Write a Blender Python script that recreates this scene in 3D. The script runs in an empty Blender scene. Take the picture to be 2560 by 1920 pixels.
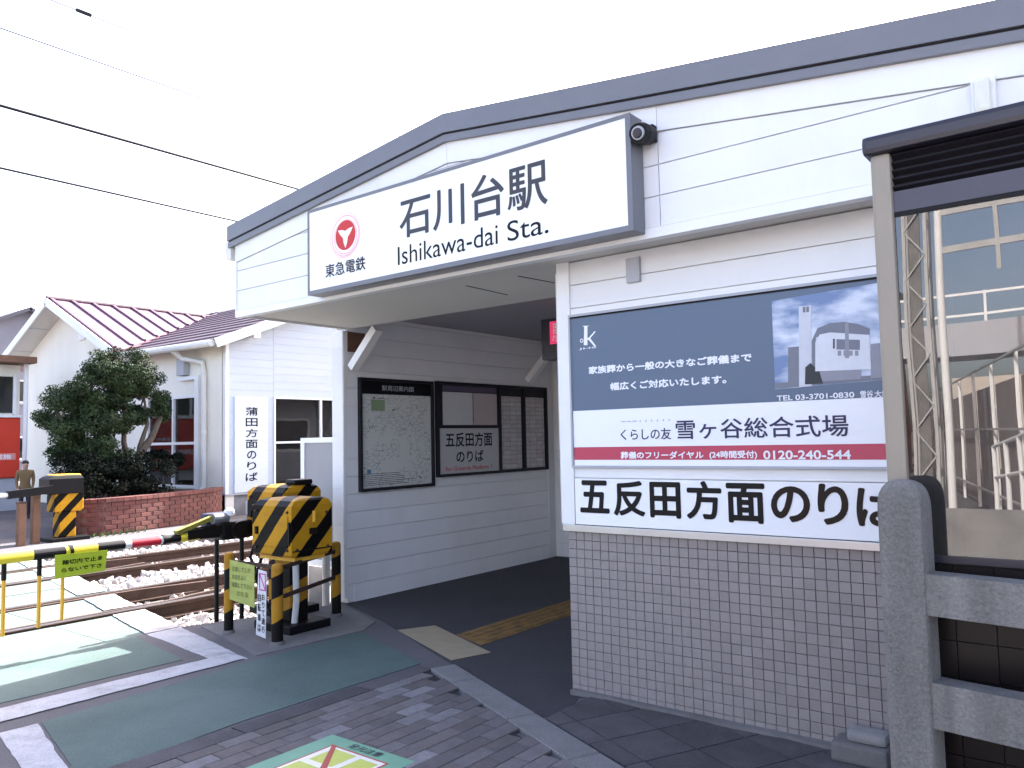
import bpy, bmesh, math, random
from mathutils import Vector, Matrix
import numpy as np
random.seed(7); rng = np.random.default_rng(7)
S = bpy.context.scene
COL = S.collection
R = math.radians

# ------------------------------------------------------------------ camera
FPX = 1996.2
PITCH, ROLL, YAW = R(3.904), R(-1.2326), R(-38.063)
EYE = Vector((0, 0, 1.5))
fw = Vector((math.sin(YAW)*math.cos(PITCH), math.cos(YAW)*math.cos(PITCH), math.sin(PITCH)))
r0 = Vector((math.cos(YAW), -math.sin(YAW), 0)); u0 = r0.cross(fw)
rt = math.cos(ROLL)*r0 + math.sin(ROLL)*u0
up = -math.sin(ROLL)*r0 + math.cos(ROLL)*u0
cam = bpy.data.cameras.new('camera'); camo = bpy.data.objects.new('camera', cam); COL.objects.link(camo)
m = Matrix((rt, up, -fw)).transposed().to_4x4(); m.translation = EYE
camo.matrix_world = m
cam.sensor_width = 36; cam.lens = FPX/2560*36; cam.clip_start = .05; cam.clip_end = 2000
S.camera = camo
# ------------------------------------------------------------------ light
SUN_EL, SUN_AZ = R(40), R(-5.3)          # azimuth clockwise from +Y
W = bpy.data.worlds.new('World'); S.world = W; W.use_nodes = True
nt = W.node_tree; bg = nt.nodes['Background']
sky = nt.nodes.new('ShaderNodeTexSky'); sky.sky_type = 'NISHITA'; sky.sun_disc = False
sky.sun_elevation = SUN_EL; sky.sun_rotation = SUN_AZ
sky.air_density = 0.8; sky.dust_density = 4.0; sky.ozone_density = .6
wb = nt.nodes.new('ShaderNodeVectorMath'); wb.operation = 'MULTIPLY'; wb.inputs[1].default_value = (1.10, 1.0, .965)   # camera white balance
nt.links.new(sky.outputs[0], wb.inputs[0]); nt.links.new(wb.outputs[0], bg.inputs[0]); bg.inputs[1].default_value = 0.15
sd = Vector((math.sin(SUN_AZ)*math.cos(SUN_EL), math.cos(SUN_AZ)*math.cos(SUN_EL), math.sin(SUN_EL)))
sl = bpy.data.lights.new('sun', 'SUN'); sl.energy = 4.0; sl.angle = R(.5); sl.color = (1, .98, .95)
so = bpy.data.objects.new('sun', sl); COL.objects.link(so)
so.rotation_euler = sd.to_track_quat('Z', 'Y').to_euler(); so.location = (0, 20, 20)
V = S.view_settings; V.view_transform = 'Standard'; V.look = 'None'; V.exposure = 2.55; V.gamma = 1
S.render.engine = 'CYCLES'
S.cycles.max_bounces = 8; S.cycles.transparent_max_bounces = 8

# ------------------------------------------------------------------ materials
MATS = {}
def mat(name, col, rough=.55, var=.12, scale=3.0, bump=0.0, bscale=60.0, spec=.4, metal=0.0, rand=0.0, dirt=0.0, dcol=None, coat=0, streak=False, speck=0.0, sscale=140.0):
    """painted / mineral surface: base colour with soft mottling, fine relief, optional per-piece shade and stains"""
    if name in MATS: return MATS[name]
    M = bpy.data.materials.new(name); M.use_nodes = True; N = M.node_tree.nodes; L = M.node_tree.links
    b = N['Principled BSDF']; b.inputs['Roughness'].default_value = rough; b.inputs['Metallic'].default_value = metal
    b.inputs['Specular IOR Level'].default_value = spec; b.inputs['Coat Weight'].default_value = coat
    tc = N.new('ShaderNodeTexCoord'); src = tc.outputs['Object']
    if rand:
        oi = N.new('ShaderNodeObjectInfo'); ad = N.new('ShaderNodeVectorMath'); ad.operation = 'MULTIPLY_ADD'
        cb = N.new('ShaderNodeCombineXYZ')
        for i in range(3): L.new(oi.outputs['Random'], cb.inputs[i])
        ad.inputs[1].default_value = (37, 51, 23); L.new(cb.outputs[0], ad.inputs[0]); L.new(src, ad.inputs[2]); src = ad.outputs[0]
    if streak:
        mp = N.new('ShaderNodeMapping'); mp.inputs['Scale'].default_value = (1, 1, .12); L.new(src, mp.inputs[0]); vs = mp.outputs[0]
    else: vs = src
    nz = N.new('ShaderNodeTexNoise'); nz.inputs['Scale'].default_value = scale; nz.inputs['Detail'].default_value = 6
    nz.inputs['Roughness'].default_value = .6; L.new(vs, nz.inputs['Vector'])
    mr = N.new('ShaderNodeMapRange'); mr.inputs['From Min'].default_value = .3; mr.inputs['From Max'].default_value = .7
    mr.inputs['To Min'].default_value = 1-var; mr.inputs['To Max'].default_value = 1+var; L.new(nz.outputs[0], mr.inputs['Value'])
    fac = mr.outputs[0]
    if rand:
        mr2 = N.new('ShaderNodeMapRange'); mr2.inputs['To Min'].default_value = 1-rand; mr2.inputs['To Max'].default_value = 1+rand
        L.new(oi.outputs['Random'], mr2.inputs['Value']); mu = N.new('ShaderNodeMath'); mu.operation = 'MULTIPLY'
        L.new(fac, mu.inputs[0]); L.new(mr2.outputs[0], mu.inputs[1]); fac = mu.outputs[0]
    if speck:
        ns = N.new('ShaderNodeTexNoise'); ns.inputs['Scale'].default_value = sscale; ns.inputs['Detail'].default_value = 3; ns.inputs['Roughness'].default_value = .8; L.new(src, ns.inputs['Vector'])
        ms_ = N.new('ShaderNodeMapRange'); ms_.inputs['From Min'].default_value = .3; ms_.inputs['From Max'].default_value = .7; ms_.inputs['To Min'].default_value = 1-speck; ms_.inputs['To Max'].default_value = 1+speck; L.new(ns.outputs[0], ms_.inputs['Value'])
        mq = N.new('ShaderNodeMath'); mq.operation = 'MULTIPLY'; L.new(fac, mq.inputs[0]); L.new(ms_.outputs[0], mq.inputs[1]); fac = mq.outputs[0]
    mx = N.new('ShaderNodeVectorMath'); mx.operation = 'SCALE'; mx.inputs[0].default_value = col; L.new(fac, mx.inputs['Scale'])
    out = mx.outputs[0]
    if dirt:
        n2 = N.new('ShaderNodeTexNoise'); n2.inputs['Scale'].default_value = scale*.7; n2.inputs['Detail'].default_value = 9; n2.inputs['Roughness'].default_value = .7
        L.new(vs, n2.inputs['Vector']); m3 = N.new('ShaderNodeMapRange'); m3.inputs['From Min'].default_value = .5; m3.inputs['From Max'].default_value = .72
        m3.inputs['To Max'].default_value = dirt; L.new(n2.outputs[0], m3.inputs['Value'])
        mm = N.new('ShaderNodeMix'); mm.data_type = 'RGBA'; L.new(m3.outputs[0], mm.inputs[0]); L.new(out, mm.inputs[6]); mm.inputs[7].default_value = (*(dcol or (.05, .045, .04)), 1)
        out = mm.outputs[2]
    L.new(out, b.inputs['Base Color'])
    if bump:
        nb = N.new('ShaderNodeTexNoise'); nb.inputs['Scale'].default_value = bscale; nb.inputs['Detail'].default_value = 4; L.new(src, nb.inputs['Vector'])
        bp = N.new('ShaderNodeBump'); bp.inputs['Strength'].default_value = bump; bp.inputs['Distance'].default_value = .01
        L.new(nb.outputs[0], bp.inputs['Height']); L.new(bp.outputs[0], b.inputs['Normal'])
    MATS[name] = M; return M
def plain(name, col, rough=.5, spec=.3): return mat(name, col, rough, .04, 20, spec=spec)
def stripes(name, c1, c2, k, period, rough=.5, worn=.25):
    M = mat(name, c1, rough, .1, 9, spec=.12, bump=.05, bscale=40, dirt=worn, dcol=(.12, .06, .02))
    N = M.node_tree.nodes; L = M.node_tree.links; b = N['Principled BSDF']
    tc = [n for n in N if n.type == 'TEX_COORD'][0]
    d = N.new('ShaderNodeVectorMath'); d.operation = 'DOT_PRODUCT'; d.inputs[1].default_value = [q/period for q in k]; L.new(tc.outputs['Object'], d.inputs[0])
    wn = N.new('ShaderNodeTexNoise'); wn.inputs['Scale'].default_value = 14; L.new(tc.outputs['Object'], wn.inputs['Vector'])
    ma = N.new('ShaderNodeMath'); ma.operation = 'MULTIPLY_ADD'; ma.inputs[1].default_value = .05; L.new(wn.outputs[0], ma.inputs[0]); L.new(d.outputs['Value'], ma.inputs[2])
    fr = N.new('ShaderNodeMath'); fr.operation = 'FRACT'; L.new(ma.outputs[0], fr.inputs[0])
    gt = N.new('ShaderNodeMath'); gt.operation = 'GREATER_THAN'; gt.inputs[1].default_value = .52; L.new(fr.outputs[0], gt.inputs[0])
    src = b.inputs['Base Color'].links[0].from_socket
    mm = N.new('ShaderNodeMix'); mm.data_type = 'RGBA'; L.new(gt.outputs[0], mm.inputs[0]); L.new(src, mm.inputs[6]); mm.inputs[7].default_value = (*c2, 1)
    L.new(mm.outputs[2], b.inputs['Base Color']); return M
def glass(name, tint, ior=1.7, rough=.0, dust=.012):
    M = bpy.data.materials.new(name); M.use_nodes = True; N = M.node_tree.nodes; L = M.node_tree.links
    N.remove(N['Principled BSDF']); o = N['Material Output']
    t = N.new('ShaderNodeBsdfTransparent'); t.inputs[0].default_value = (*tint, 1)
    g = N.new('ShaderNodeBsdfGlossy'); g.inputs['Roughness'].default_value = rough
    f = N.new('ShaderNodeFresnel'); f.inputs[0].default_value = ior
    tc = N.new('ShaderNodeTexCoord'); nz = N.new('ShaderNodeTexNoise'); nz.inputs['Scale'].default_value = 1.6; nz.inputs['Detail'].default_value = 1
    bp = N.new('ShaderNodeBump'); bp.inputs['Strength'].default_value = .03; bp.inputs['Distance'].default_value = .05
    L.new(tc.outputs['Object'], nz.inputs['Vector']); L.new(nz.outputs[0], bp.inputs['Height']); L.new(bp.outputs[0], g.inputs['Normal'])
    x = N.new('ShaderNodeMixShader'); L.new(f.outputs[0], x.inputs[0]); L.new(t.outputs[0], x.inputs[1]); L.new(g.outputs[0], x.inputs[2]); 
    df = N.new('ShaderNodeBsdfDiffuse'); df.inputs[0].default_value = (.6, .57, .52, 1); y = N.new('ShaderNodeMixShader')      # film of dust
    n3 = N.new('ShaderNodeTexNoise'); n3.inputs['Scale'].default_value = 3; n3.inputs['Detail'].default_value = 8; L.new(tc.outputs['Object'], n3.inputs['Vector'])
    mdu = N.new('ShaderNodeMath'); mdu.operation = 'MULTIPLY'; mdu.inputs[1].default_value = dust*2; L.new(n3.outputs[0], mdu.inputs[0]); L.new(mdu.outputs[0], y.inputs[0]); L.new(x.outputs[0], y.inputs[1]); L.new(df.outputs[0], y.inputs[2]); L.new(y.outputs[0], o.inputs[0])
    MATS[name] = M; return M

WHITE = mat('white_siding', (.77, .775, .78), .45, .03, 1.2, bump=.05, bscale=9, rand=.02, dirt=.22, dcol=(.52, .50, .46), streak=True)
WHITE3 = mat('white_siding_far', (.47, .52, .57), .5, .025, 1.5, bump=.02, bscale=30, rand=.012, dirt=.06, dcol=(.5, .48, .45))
WHITE2 = mat('white_siding_passage', (.84, .84, .85), .5, .03, 1.5, bump=.02, bscale=30, rand=.02, dirt=.2, dcol=(.45, .43, .4), streak=True)
CREAM = mat('cream_render', (.82, .785, .69), .8, .05, 1.2, bump=.08, bscale=90, dirt=.12, dcol=(.6, .57, .5), streak=True)
TRIM = mat('white_trim', (.80, .80, .79), .4, .03, 3, dirt=.1, dcol=(.5, .48, .44))
SOFFIT = mat('soffit_board', (.62, .60, .57), .7, .04, 1.0)
VERGE = mat('verge_metal', (.155, .157, .175), .35, .06, 2, spec=.5)
VERGED = plain('verge_gap', (.012, .012, .016))
ASPH = mat('asphalt', (.105, .100, .105), .9, .16, 1.3, bump=.45, bscale=90, dirt=.35, dcol=(.16, .15, .145), speck=.35, sscale=110)
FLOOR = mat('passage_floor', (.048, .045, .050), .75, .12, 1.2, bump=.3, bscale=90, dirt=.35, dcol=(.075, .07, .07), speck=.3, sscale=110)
CONC = mat('concrete', (.26, .255, .25), .88, .2, 3, bump=.45, bscale=55, dirt=.45, dcol=(.09, .088, .08))
def crackle(name, col):
    M = mat(name, col, .92, .3, 7, bump=.6, bscale=70, dirt=.75, dcol=(.075, .072, .066), speck=.25, sscale=120, streak=True); N = M.node_tree.nodes; L = M.node_tree.links; b = N['Principled BSDF']
    tc = [q for q in N if q.type == 'TEX_COORD'][0]; nz = N.new('ShaderNodeTexNoise'); nz.inputs['Scale'].default_value = 18; L.new(tc.outputs['Object'], nz.inputs['Vector'])
    mx = N.new('ShaderNodeVectorMath'); mx.operation = 'MULTIPLY_ADD'; mx.inputs[1].default_value = (.03, .03, .03); L.new(nz.outputs['Color'], mx.inputs[0]); L.new(tc.outputs['Object'], mx.inputs[2])
    vo = N.new('ShaderNodeTexVoronoi'); vo.feature = 'DISTANCE_TO_EDGE'; vo.inputs['Scale'].default_value = 80; L.new(mx.outputs[0], vo.inputs['Vector'])
    mr = N.new('ShaderNodeMapRange'); mr.inputs['From Max'].default_value = .07; mr.inputs['To Min'].default_value = .68; mr.inputs['To Max'].default_value = 1; L.new(vo.outputs[0], mr.inputs[0])
    n2 = N.new('ShaderNodeTexNoise'); n2.inputs['Scale'].default_value = 4; L.new(tc.outputs['Object'], n2.inputs['Vector']); m2 = N.new('ShaderNodeMapRange'); m2.inputs['From Min'].default_value = .47; m2.inputs['From Max'].default_value = .7; L.new(n2.outputs[0], m2.inputs[0])
    mi = N.new('ShaderNodeMix'); mi.inputs[2].default_value = 1; L.new(m2.outputs[0], mi.inputs[0]); L.new(mr.outputs[0], mi.inputs[3])
    sc = N.new('ShaderNodeVectorMath'); sc.operation = 'SCALE'; L.new(b.inputs['Base Color'].links[0].from_socket, sc.inputs[0]); L.new(mi.outputs[0], sc.inputs['Scale']); L.new(sc.outputs[0], b.inputs['Base Color'])
    ob = b.inputs['Normal'].links[0].from_node; bp = N.new('ShaderNodeBump'); bp.inputs['Strength'].default_value = .6; bp.inputs['Distance'].default_value = .004; L.new(mi.outputs[0], bp.inputs['Height']); L.new(ob.outputs[0], bp.inputs['Normal']); L.new(bp.outputs[0], b.inputs['Normal'])
    return M
CONCF = crackle('weathered_concrete', (.165, .158, .148))
CONCD = mat('concrete_dark', (.16, .155, .15), .9, .2, 2.5, bump=.35, bscale=70, dirt=.4, dcol=(.08, .07, .065))
CURB = mat('curb_stone', (.19, .185, .185), .88, .12, 6, bump=.6, bscale=120, dirt=.35, dcol=(.09, .09, .09), speck=.3, sscale=120)
GREEN = mat('green_road_paint', (.074, .116, .104), .8, .2, 1.3, bump=.35, bscale=90, dirt=.45, dcol=(.13, .16, .15), speck=.22, sscale=95)
GREENS = mat('green_deck_paint', (.092, .136, .120), .75, .16, .9, bump=.2, bscale=170, dirt=.35, dcol=(.15, .175, .16), speck=.2, sscale=80)
LINE = mat('white_road_paint', (.42, .42, .44), .75, .1, 5, bump=.35, bscale=90, dirt=.75, dcol=(.20, .195, .2), speck=.2, sscale=70)
BLACK = plain('black_metal', (.006, .006, .007), .5, .2)
DKGREY = plain('dark_frame', (.018, .017, .022), .4, .2)
RUST = mat('rusty_steel', (.048, .024, .016), .75, .3, 8, bump=.3, bscale=60, dirt=.5, dcol=(.05, .03, .025))
RAILTOP = mat('worn_rail', (.3, .29, .28), .3, .1, 6, metal=.9)
TILE = mat('wall_tile', (.28, .247, .238), .36, .08, 3, rand=.06, spec=.4, dirt=.15, dcol=(.2, .165, .15))
GROUT = mat('tile_grout', (.11, .095, .09), .9, .25, 4)
BRICK = mat('planter_brick', (.115, .038, .033), .85, .18, 8, bump=.3, bscale=60, rand=.22)
MORTAR = plain('mortar', (.125, .07, .062), .95)
PAVE = mat('paver', (.135, .122, .122), .9, .12, 14, bump=.4, bscale=110, rand=.2, speck=.25, sscale=120)
PAVE2 = mat('paver_brown', (.122, .106, .103), .9, .12, 14, bump=.4, bscale=110, rand=.2, speck=.25, sscale=120)
PAVE3 = mat('paver_pale', (.19, .18, .185), .9, .14, 14, bump=.4, bscale=110, rand=.15, speck=.25, sscale=120)
SLABM = mat('slab_paver', (.075, .07, .073), .9, .2, 5, bump=.4, bscale=100, rand=.2, dirt=.4, dcol=(.04, .038, .04), speck=.25, sscale=110)
JOINT = plain('joint_sand', (.035, .033, .036), .95)
ACRYL = mat('sign_face', (.86, .87, .89), .25, .012, 1.0, spec=.5)
INK = plain('ink', (.05, .05, .058), .4)
INKB = plain('ink_black', (.005, .0045, .006), .35, .2)
INKBR_REFL = plain('ink_brown_and_reflection', (.014, .008, .006), .35, .2)  # brown reflection painted into the last sign characters; plain brown on machine plates
NAVY = plain('ink_navy', (.03, .03, .09), .4)
RED = plain('print_red', (.55, .03, .03), .4)
PINK = plain('print_pink', (.82, .45, .45), .4)
CREAMP = plain('print_cream', (.82, .78, .70), .4)
BLUE = mat('advert_blue', (.108, .148, .215), .35, .02, 1)
CRIM = mat('advert_crimson', (.50, .055, .10), .35, .02, 1)
PRW = plain('print_white', (.85, .86, .9), .4)
STEEL = mat('brushed_steel', (.55, .54, .53), .3, .08, 3, metal=.85)
GREYP = mat('grey_panel', (.42, .43, .47), .5, .03, 2, dirt=.1)
PURP = mat('standing_seam_roof', (.27, .165, .215), .32, .1, 1.5, spec=.6, dirt=.2, dcol=(.3, .2, .27))
SEAM = mat('seam_shading_purple', (.10, .052, .085), .45, .1, 2)  # seams coloured darker to carry the shading streaks beside them
BROWN = mat('slate_brown_roof', (.08, .048, .064), .55, .16, 2, bump=.1, bscale=30, dirt=.3, dcol=(.07, .04, .06))
YEL = mat('yellow_paint', (.72, .40, .04), .45, .12, 6, dirt=.25, dcol=(.3, .14, .03))
YELB = mat('boom_yellow', (.70, .58, .04), .4, .06, 6, dirt=.15, dcol=(.35, .28, .06))
WHB = plain('boom_white', (.75, .74, .7)); REDB = plain('boom_red', (.5, .02, .04)); BLB = plain('boom_black', (.007, .007, .008), .45, .2)
HAZ = stripes('hazard_stripes', (.47, .235, .012), (.004, .003, .0028), (1, 1, -.95), .31)
HAZP = stripes('hazard_post', (.40, .20, .02), (.008, .007, .007), (.35, .35, -1), .34, worn=.5)
LIME = mat('lime_sheet', (.42, .52, .03), .55, .1, 8, bump=.05, bscale=20)
OLIVE = mat('faded_green_sheet', (.36, .40, .10), .6, .14, 7)
LEAF = mat('leaf', (.030, .050, .020), .65, .45, 2.5, spec=.15)
LEAFD = mat('hedge_leaf', (.0085, .013, .008), .65, .4, 3, spec=.1)
BARK = mat('bark', (.10, .08, .06), .9, .3, 12, bump=.6, bscale=40)
SOIL = mat('soil', (.10, .05, .035), .95, .3, 6, bump=.5, bscale=50)
STONE = mat('ballast_stone', (.46, .43, .41), .9, .3, 18, bump=.3, bscale=60, dirt=.15, dcol=(.18, .11, .08))
BED = mat('ballast_bed', (.13, .095, .075), .95, .3, 20, bump=.6, bscale=60)
BEIGE = mat('booth_post', (.27, .235, .185), .4, .05, 2, spec=.5)
BOOTH = mat('booth_dark', (.022, .021, .032), .35, .06, 2, spec=.5)
BOOTHB = mat('booth_band', (.06, .058, .078), .4, .05, 2)
BOOTHK = mat('booth_shaded_lower_glass', (.012, .009, .009), .3, .1, 3, rand=.2, spec=.2)  # lower glass: interior shade and faint tile grid put into colour and pieces
TACT = mat('tactile_beige', (.33, .27, .18), .8, .08, 8, bump=.3, bscale=160)
TACTY = mat('tactile_worn_yellow', (.22, .125, .04), .8, .25, 9, bump=.3, bscale=160, dirt=.55, dcol=(.05, .045, .045))
GLB = glass('booth_glass', (.22, .21, .20), 2.0, dust=.055)
GLW = glass('window_glass', (.35, .37, .38), 1.62)
ROOM = plain('room_dark', (.10, .09, .085), .9)
WOOD = mat('brown_wood', (.16, .085, .05), .8, .2, 8, bump=.2, bscale=40)
SKIN = plain('skin', (.50, .30, .22)); HAIR = plain('hair', (.02, .016, .014)); JACKET = mat('tan_jacket', (.20, .13, .06), .9, .15, 8); TROUS = plain('dark_trousers', (.03, .03, .04))
PIPE = mat('white_pipe', (.68, .67, .64), .45, .05, 3, dirt=.15, dcol=(.4, .38, .34))

# ------------------------------------------------------------------ builders
def root_of(p):
    while p.parent: p = p.parent
    return p
def link(name, me, mt, parent=None, kind=None):
    o = bpy.data.objects.new(name, me); COL.objects.link(o)
    if mt is not None and not me.materials: me.materials.append(mt)
    if parent is not None: o.parent = parent
    if kind: o['kind'] = kind
    return o
def tag(o, label, cat, group=None):
    o['label'] = label; o['category'] = cat
    if group: o['group'] = group
    return o
def thing(name, label, cat, loc, group=None):
    o = bpy.data.objects.new(name, None); COL.objects.link(o); o.location = loc; o.empty_display_size = .2
    return tag(o, label, cat, group)
def mesh(name, verts, faces, mt, parent=None, smooth=False, kind=None, label=None, cat=None, group=None):
    """verts in world metres; stored relative to the thing's base point"""
    v = np.asarray(verts, float)
    if parent is None:
        lo, hi = v.min(0), v.max(0); base = np.array([(lo[0]+hi[0])/2, (lo[1]+hi[1])/2, lo[2]])
    else: base = np.array(root_of(parent).location)
    me = bpy.data.meshes.new(name); me.from_pydata((v-base).tolist(), [], [list(f) for f in faces]); me.update()
    if smooth: me.shade_smooth()
    o = link(name, me, mt, parent, kind)
    if parent is None: o.location = base
    if label: tag(o, label, cat, group)
    return o
class Frame:
    def __init__(s, o, U, Vv): s.o = Vector(o); s.U = Vector(U); s.V = Vector(Vv); s.N = s.U.cross(s.V)
    def p(s, u, v, d=0): return s.o+s.U*u+s.V*v+s.N*d
def FY(y): return Frame((0, y, 0), (1, 0, 0), (0, 0, 1))      # faces the road, normal -Y, u = X, v = Z
def FX(x): return Frame((x, 0, 0), (0, 1, 0), (0, 0, 1))      # faces +X, u = Y, v = Z
def FG(z=0): return Frame((0, 0, z), (1, 0, 0), (0, 1, 0))    # lies on the ground, u = X, v = Y
def slab_geo(pts, fr, d0, d1, bev=0):
    n = len(pts); a = sum(pts[i][0]*pts[(i+1) % n][1]-pts[(i+1) % n][0]*pts[i][1] for i in range(n))
    if a < 0: pts = pts[::-1]
    vs = [fr.p(u, v, d0) for u, v in pts]+[fr.p(u, v, d1) for u, v in pts]
    fs = [tuple(range(n))[::-1], tuple(range(n, 2*n))]+[(i, (i+1) % n, n+(i+1) % n, n+i) for i in range(n)]
    if bev:
        cx = sum(p[0] for p in pts)/n; cy = sum(p[1] for p in pts)/n; w = max(p[0] for p in pts)-min(p[0] for p in pts); h = max(p[1] for p in pts)-min(p[1] for p in pts)
        sx = 1-2*bev/max(w, 1e-6); sy = 1-2*bev/max(h, 1e-6)
        vs = [fr.p(u, v, d0) for u, v in pts]+[fr.p(u, v, d1-bev) for u, v in pts]+[fr.p(cx+(u-cx)*sx, cy+(v-cy)*sy, d1) for u, v in pts]
        fs = [tuple(range(n))[::-1], tuple(range(2*n, 3*n))]+[(i, (i+1) % n, n+(i+1) % n, n+i) for i in range(n)]+[(n+i, n+(i+1) % n, 2*n+(i+1) % n, 2*n+i) for i in range(n)]
    return vs, fs
def slab(name, pts, fr, d0, d1, mt, parent=None, bev=0, **k):
    return mesh(name, *slab_geo(pts, fr, d0, d1, bev), mt, parent, **k)
def rect(a, b, c, d): return [(a, c), (b, c), (b, d), (a, d)]
def box(name, x, y, z, mt, parent=None, bev=0, **k):
    vs, fs = slab_geo(rect(x[0], x[1], y[0], y[1]), FG(0), z[0], z[1])
    if not bev: return mesh(name, vs, fs, mt, parent, **k)
    bm = bmesh.new(); bv = [bm.verts.new(v) for v in vs]
    for f in fs: bm.faces.new([bv[i] for i in f])
    bmesh.ops.bevel(bm, geom=bm.edges[:], offset=bev, segments=2, profile=.6, affect='EDGES')
    bm.verts.index_update(); v2 = [v.co.copy() for v in bm.verts]; f2 = [[v.index for v in f.verts] for f in bm.faces]; bm.free()
    return mesh(name, v2, f2, mt, parent, **k)
def join(*geos):
    vs = []; fs = []
    for v, f in geos:
        o = len(vs); vs += list(v); fs += [tuple(i+o for i in q) for q in f]
    return vs, fs
def boxg(x, y, z): return slab_geo(rect(x[0], x[1], y[0], y[1]), FG(0), z[0], z[1])
def tube_geo(path, r, n=10, cap=True):
    path = [Vector(p) for p in path]; rs = r if isinstance(r, (list, tuple)) else [r]*len(path); vs = []; fs = []
    t0 = None
    for i, p in enumerate(path):
        t = (path[min(i+1, len(path)-1)]-path[max(i-1, 0)]).normalized()
        if t0 is None:
            a = t.cross(Vector((0, 0, 1)) if abs(t.z) < .9 else Vector((1, 0, 0))).normalized()
        else: a = (a-t*a.dot(t)).normalized()
        t0 = t; b = t.cross(a)
        for k in range(n):
            q = 2*math.pi*k/n; vs.append(p+(a*math.cos(q)+b*math.sin(q))*rs[i])
    for i in range(len(path)-1):
        for k in range(n): fs.append((i*n+k, i*n+(k+1) % n, (i+1)*n+(k+1) % n, (i+1)*n+k))
    if cap: fs += [tuple(range(n))[::-1], tuple(range((len(path)-1)*n, len(path)*n))]
    return vs, fs
def tube(name, path, r, mt, parent=None, n=10, **k): return mesh(name, *tube_geo(path, r, n), mt, parent, smooth=False, **k)
def bar_geo(a, b, w, h, side=None):
    a = Vector(a); b = Vector(b); t = (b-a).normalized(); s = Vector(side) if side else t.cross(Vector((0, 0, 1)))
    s = (s-t*s.dot(t)).normalized(); u = s.cross(t)
    vs = [p+s*(i*w/2)+u*(j*h/2) for p in (a, b) for i, j in ((-1, -1), (1, -1), (1, 1), (-1, 1))]
    return vs, [(0, 1, 2, 3), (7, 6, 5, 4), (0, 4, 5, 1), (1, 5, 6, 2), (2, 6, 7, 3), (3, 7, 4, 0)]
def bar(name, a, b, w, h, mt, parent=None, side=None, **k): return mesh(name, *bar_geo(a, b, w, h, side), mt, parent, **k)
def clip(pts, a, b, c):                                         # keep a*u+b*v <= c
    out = []
    for i in range(len(pts)):
        p, q = pts[i], pts[(i+1) % len(pts)]; fp = a*p[0]+b*p[1]-c; fq = a*q[0]+b*q[1]-c
        if fp <= 0: out.append(p)
        if fp*fq < 0: t = fp/(fp-fq); out.append((p[0]+(q[0]-p[0])*t, p[1]+(q[1]-p[1])*t))
    return out
def siding(parent, fr, u0, u1, z0, z1, pitch, mt, d0=0, th=.016, gap=.006, cuts=(), planes=(), zoff=0):
    """horizontal boards, each a piece of its own, butted at the vertical cuts"""
    us = [u0]+[c for c in cuts if u0 < c < u1]+[u1]
    z = z0
    while z < z1-.01:
        zt = min(z+pitch, z1)
        for a, b in zip(us[:-1], us[1:]):
            poly = rect(a+(.0025 if a > u0 else 0), b-(.0025 if b < u1 else 0), z+gap/2, zt-gap/2)
            for pl in planes:
                if poly: poly = clip(poly, *pl)
            if len(poly) >= 3 and (max(p[1] for p in poly)-min(p[1] for p in poly)) > .012: slab('board', poly, fr, d0, d0+th+random.uniform(-.0007, .0007), mt, parent)
        z = zt
FONTN = 0
def text(body, fr, box2, d, mt, parent, bold=0.0, name='lettering', thick=.0015, keep=False, vertical=False):
    """flat lettering fitted into box2 = (u0, u1, v0, v1) on the frame"""
    if vertical:
        n = len(body); h = (box2[3]-box2[2])/n
        vs = []; fs = []
        for i, ch in enumerate(body):
            g = glyphs(ch, fr, ((box2[0], box2[1], box2[3]-(i+.9)*h, box2[3]-(i+.12)*h) if ch not in 'のり' else (box2[0]+.12*(box2[1]-box2[0]), box2[1]-.12*(box2[1]-box2[0]), box2[3]-(i+.88)*h, box2[3]-(i+.14)*h)), d, bold, thick)
            vs, fs = join((vs, fs), g)
        return mesh(name, vs, fs, mt, parent)
    return mesh(name, *glyphs(body, fr, box2, d, bold, thick, keep), mt, parent)
def glyphs(body, fr, b, d, bold, thick, keep=False):
    c = bpy.data.curves.new('t', 'FONT'); c.body = body; c.size = 1; c.resolution_u = 6; c.fill_mode = 'FRONT'
    o = bpy.data.objects.new('t', c); COL.objects.link(o)
    me = bpy.data.meshes.new_from_object(o.evaluated_get(bpy.context.evaluated_depsgraph_get()))
    v = np.array([x.co[:] for x in me.vertices]) if len(me.vertices) else np.zeros((3, 3)); f = [tuple(p.vertices) for p in me.polygons]
    bpy.data.objects.remove(o); bpy.data.curves.remove(c); bpy.data.meshes.remove(me)
    lo, hi = v.min(0), v.max(0); s = np.maximum(hi-lo, 1e-4)
    sx = (b[1]-b[0])/s[0]; sy = (b[3]-b[2])/s[1]
    if keep: sx = sy = min(sx, sy)
    sh_ = [(0, 0)] if not bold else [(bold*math.cos(q*math.pi/4), bold*math.sin(q*math.pi/4)) for q in range(8)]
    vs = []; fs_ = []
    for k, (ox, oy) in enumerate(sh_):                          # heavier strokes: shifted layers a hair apart
        e = bold*min(sx, sy)
        vs, fs_ = join((vs, fs_), ([fr.p(b[0]+e+(x-lo[0])*(sx-2*e/s[0])+ox*min(sx, sy), b[2]+e+(y-lo[1])*(sy-2*e/s[1])+oy*min(sx, sy), d+thick+k*.0001) for x, y, _ in v], f))
    return vs, fs_
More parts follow.
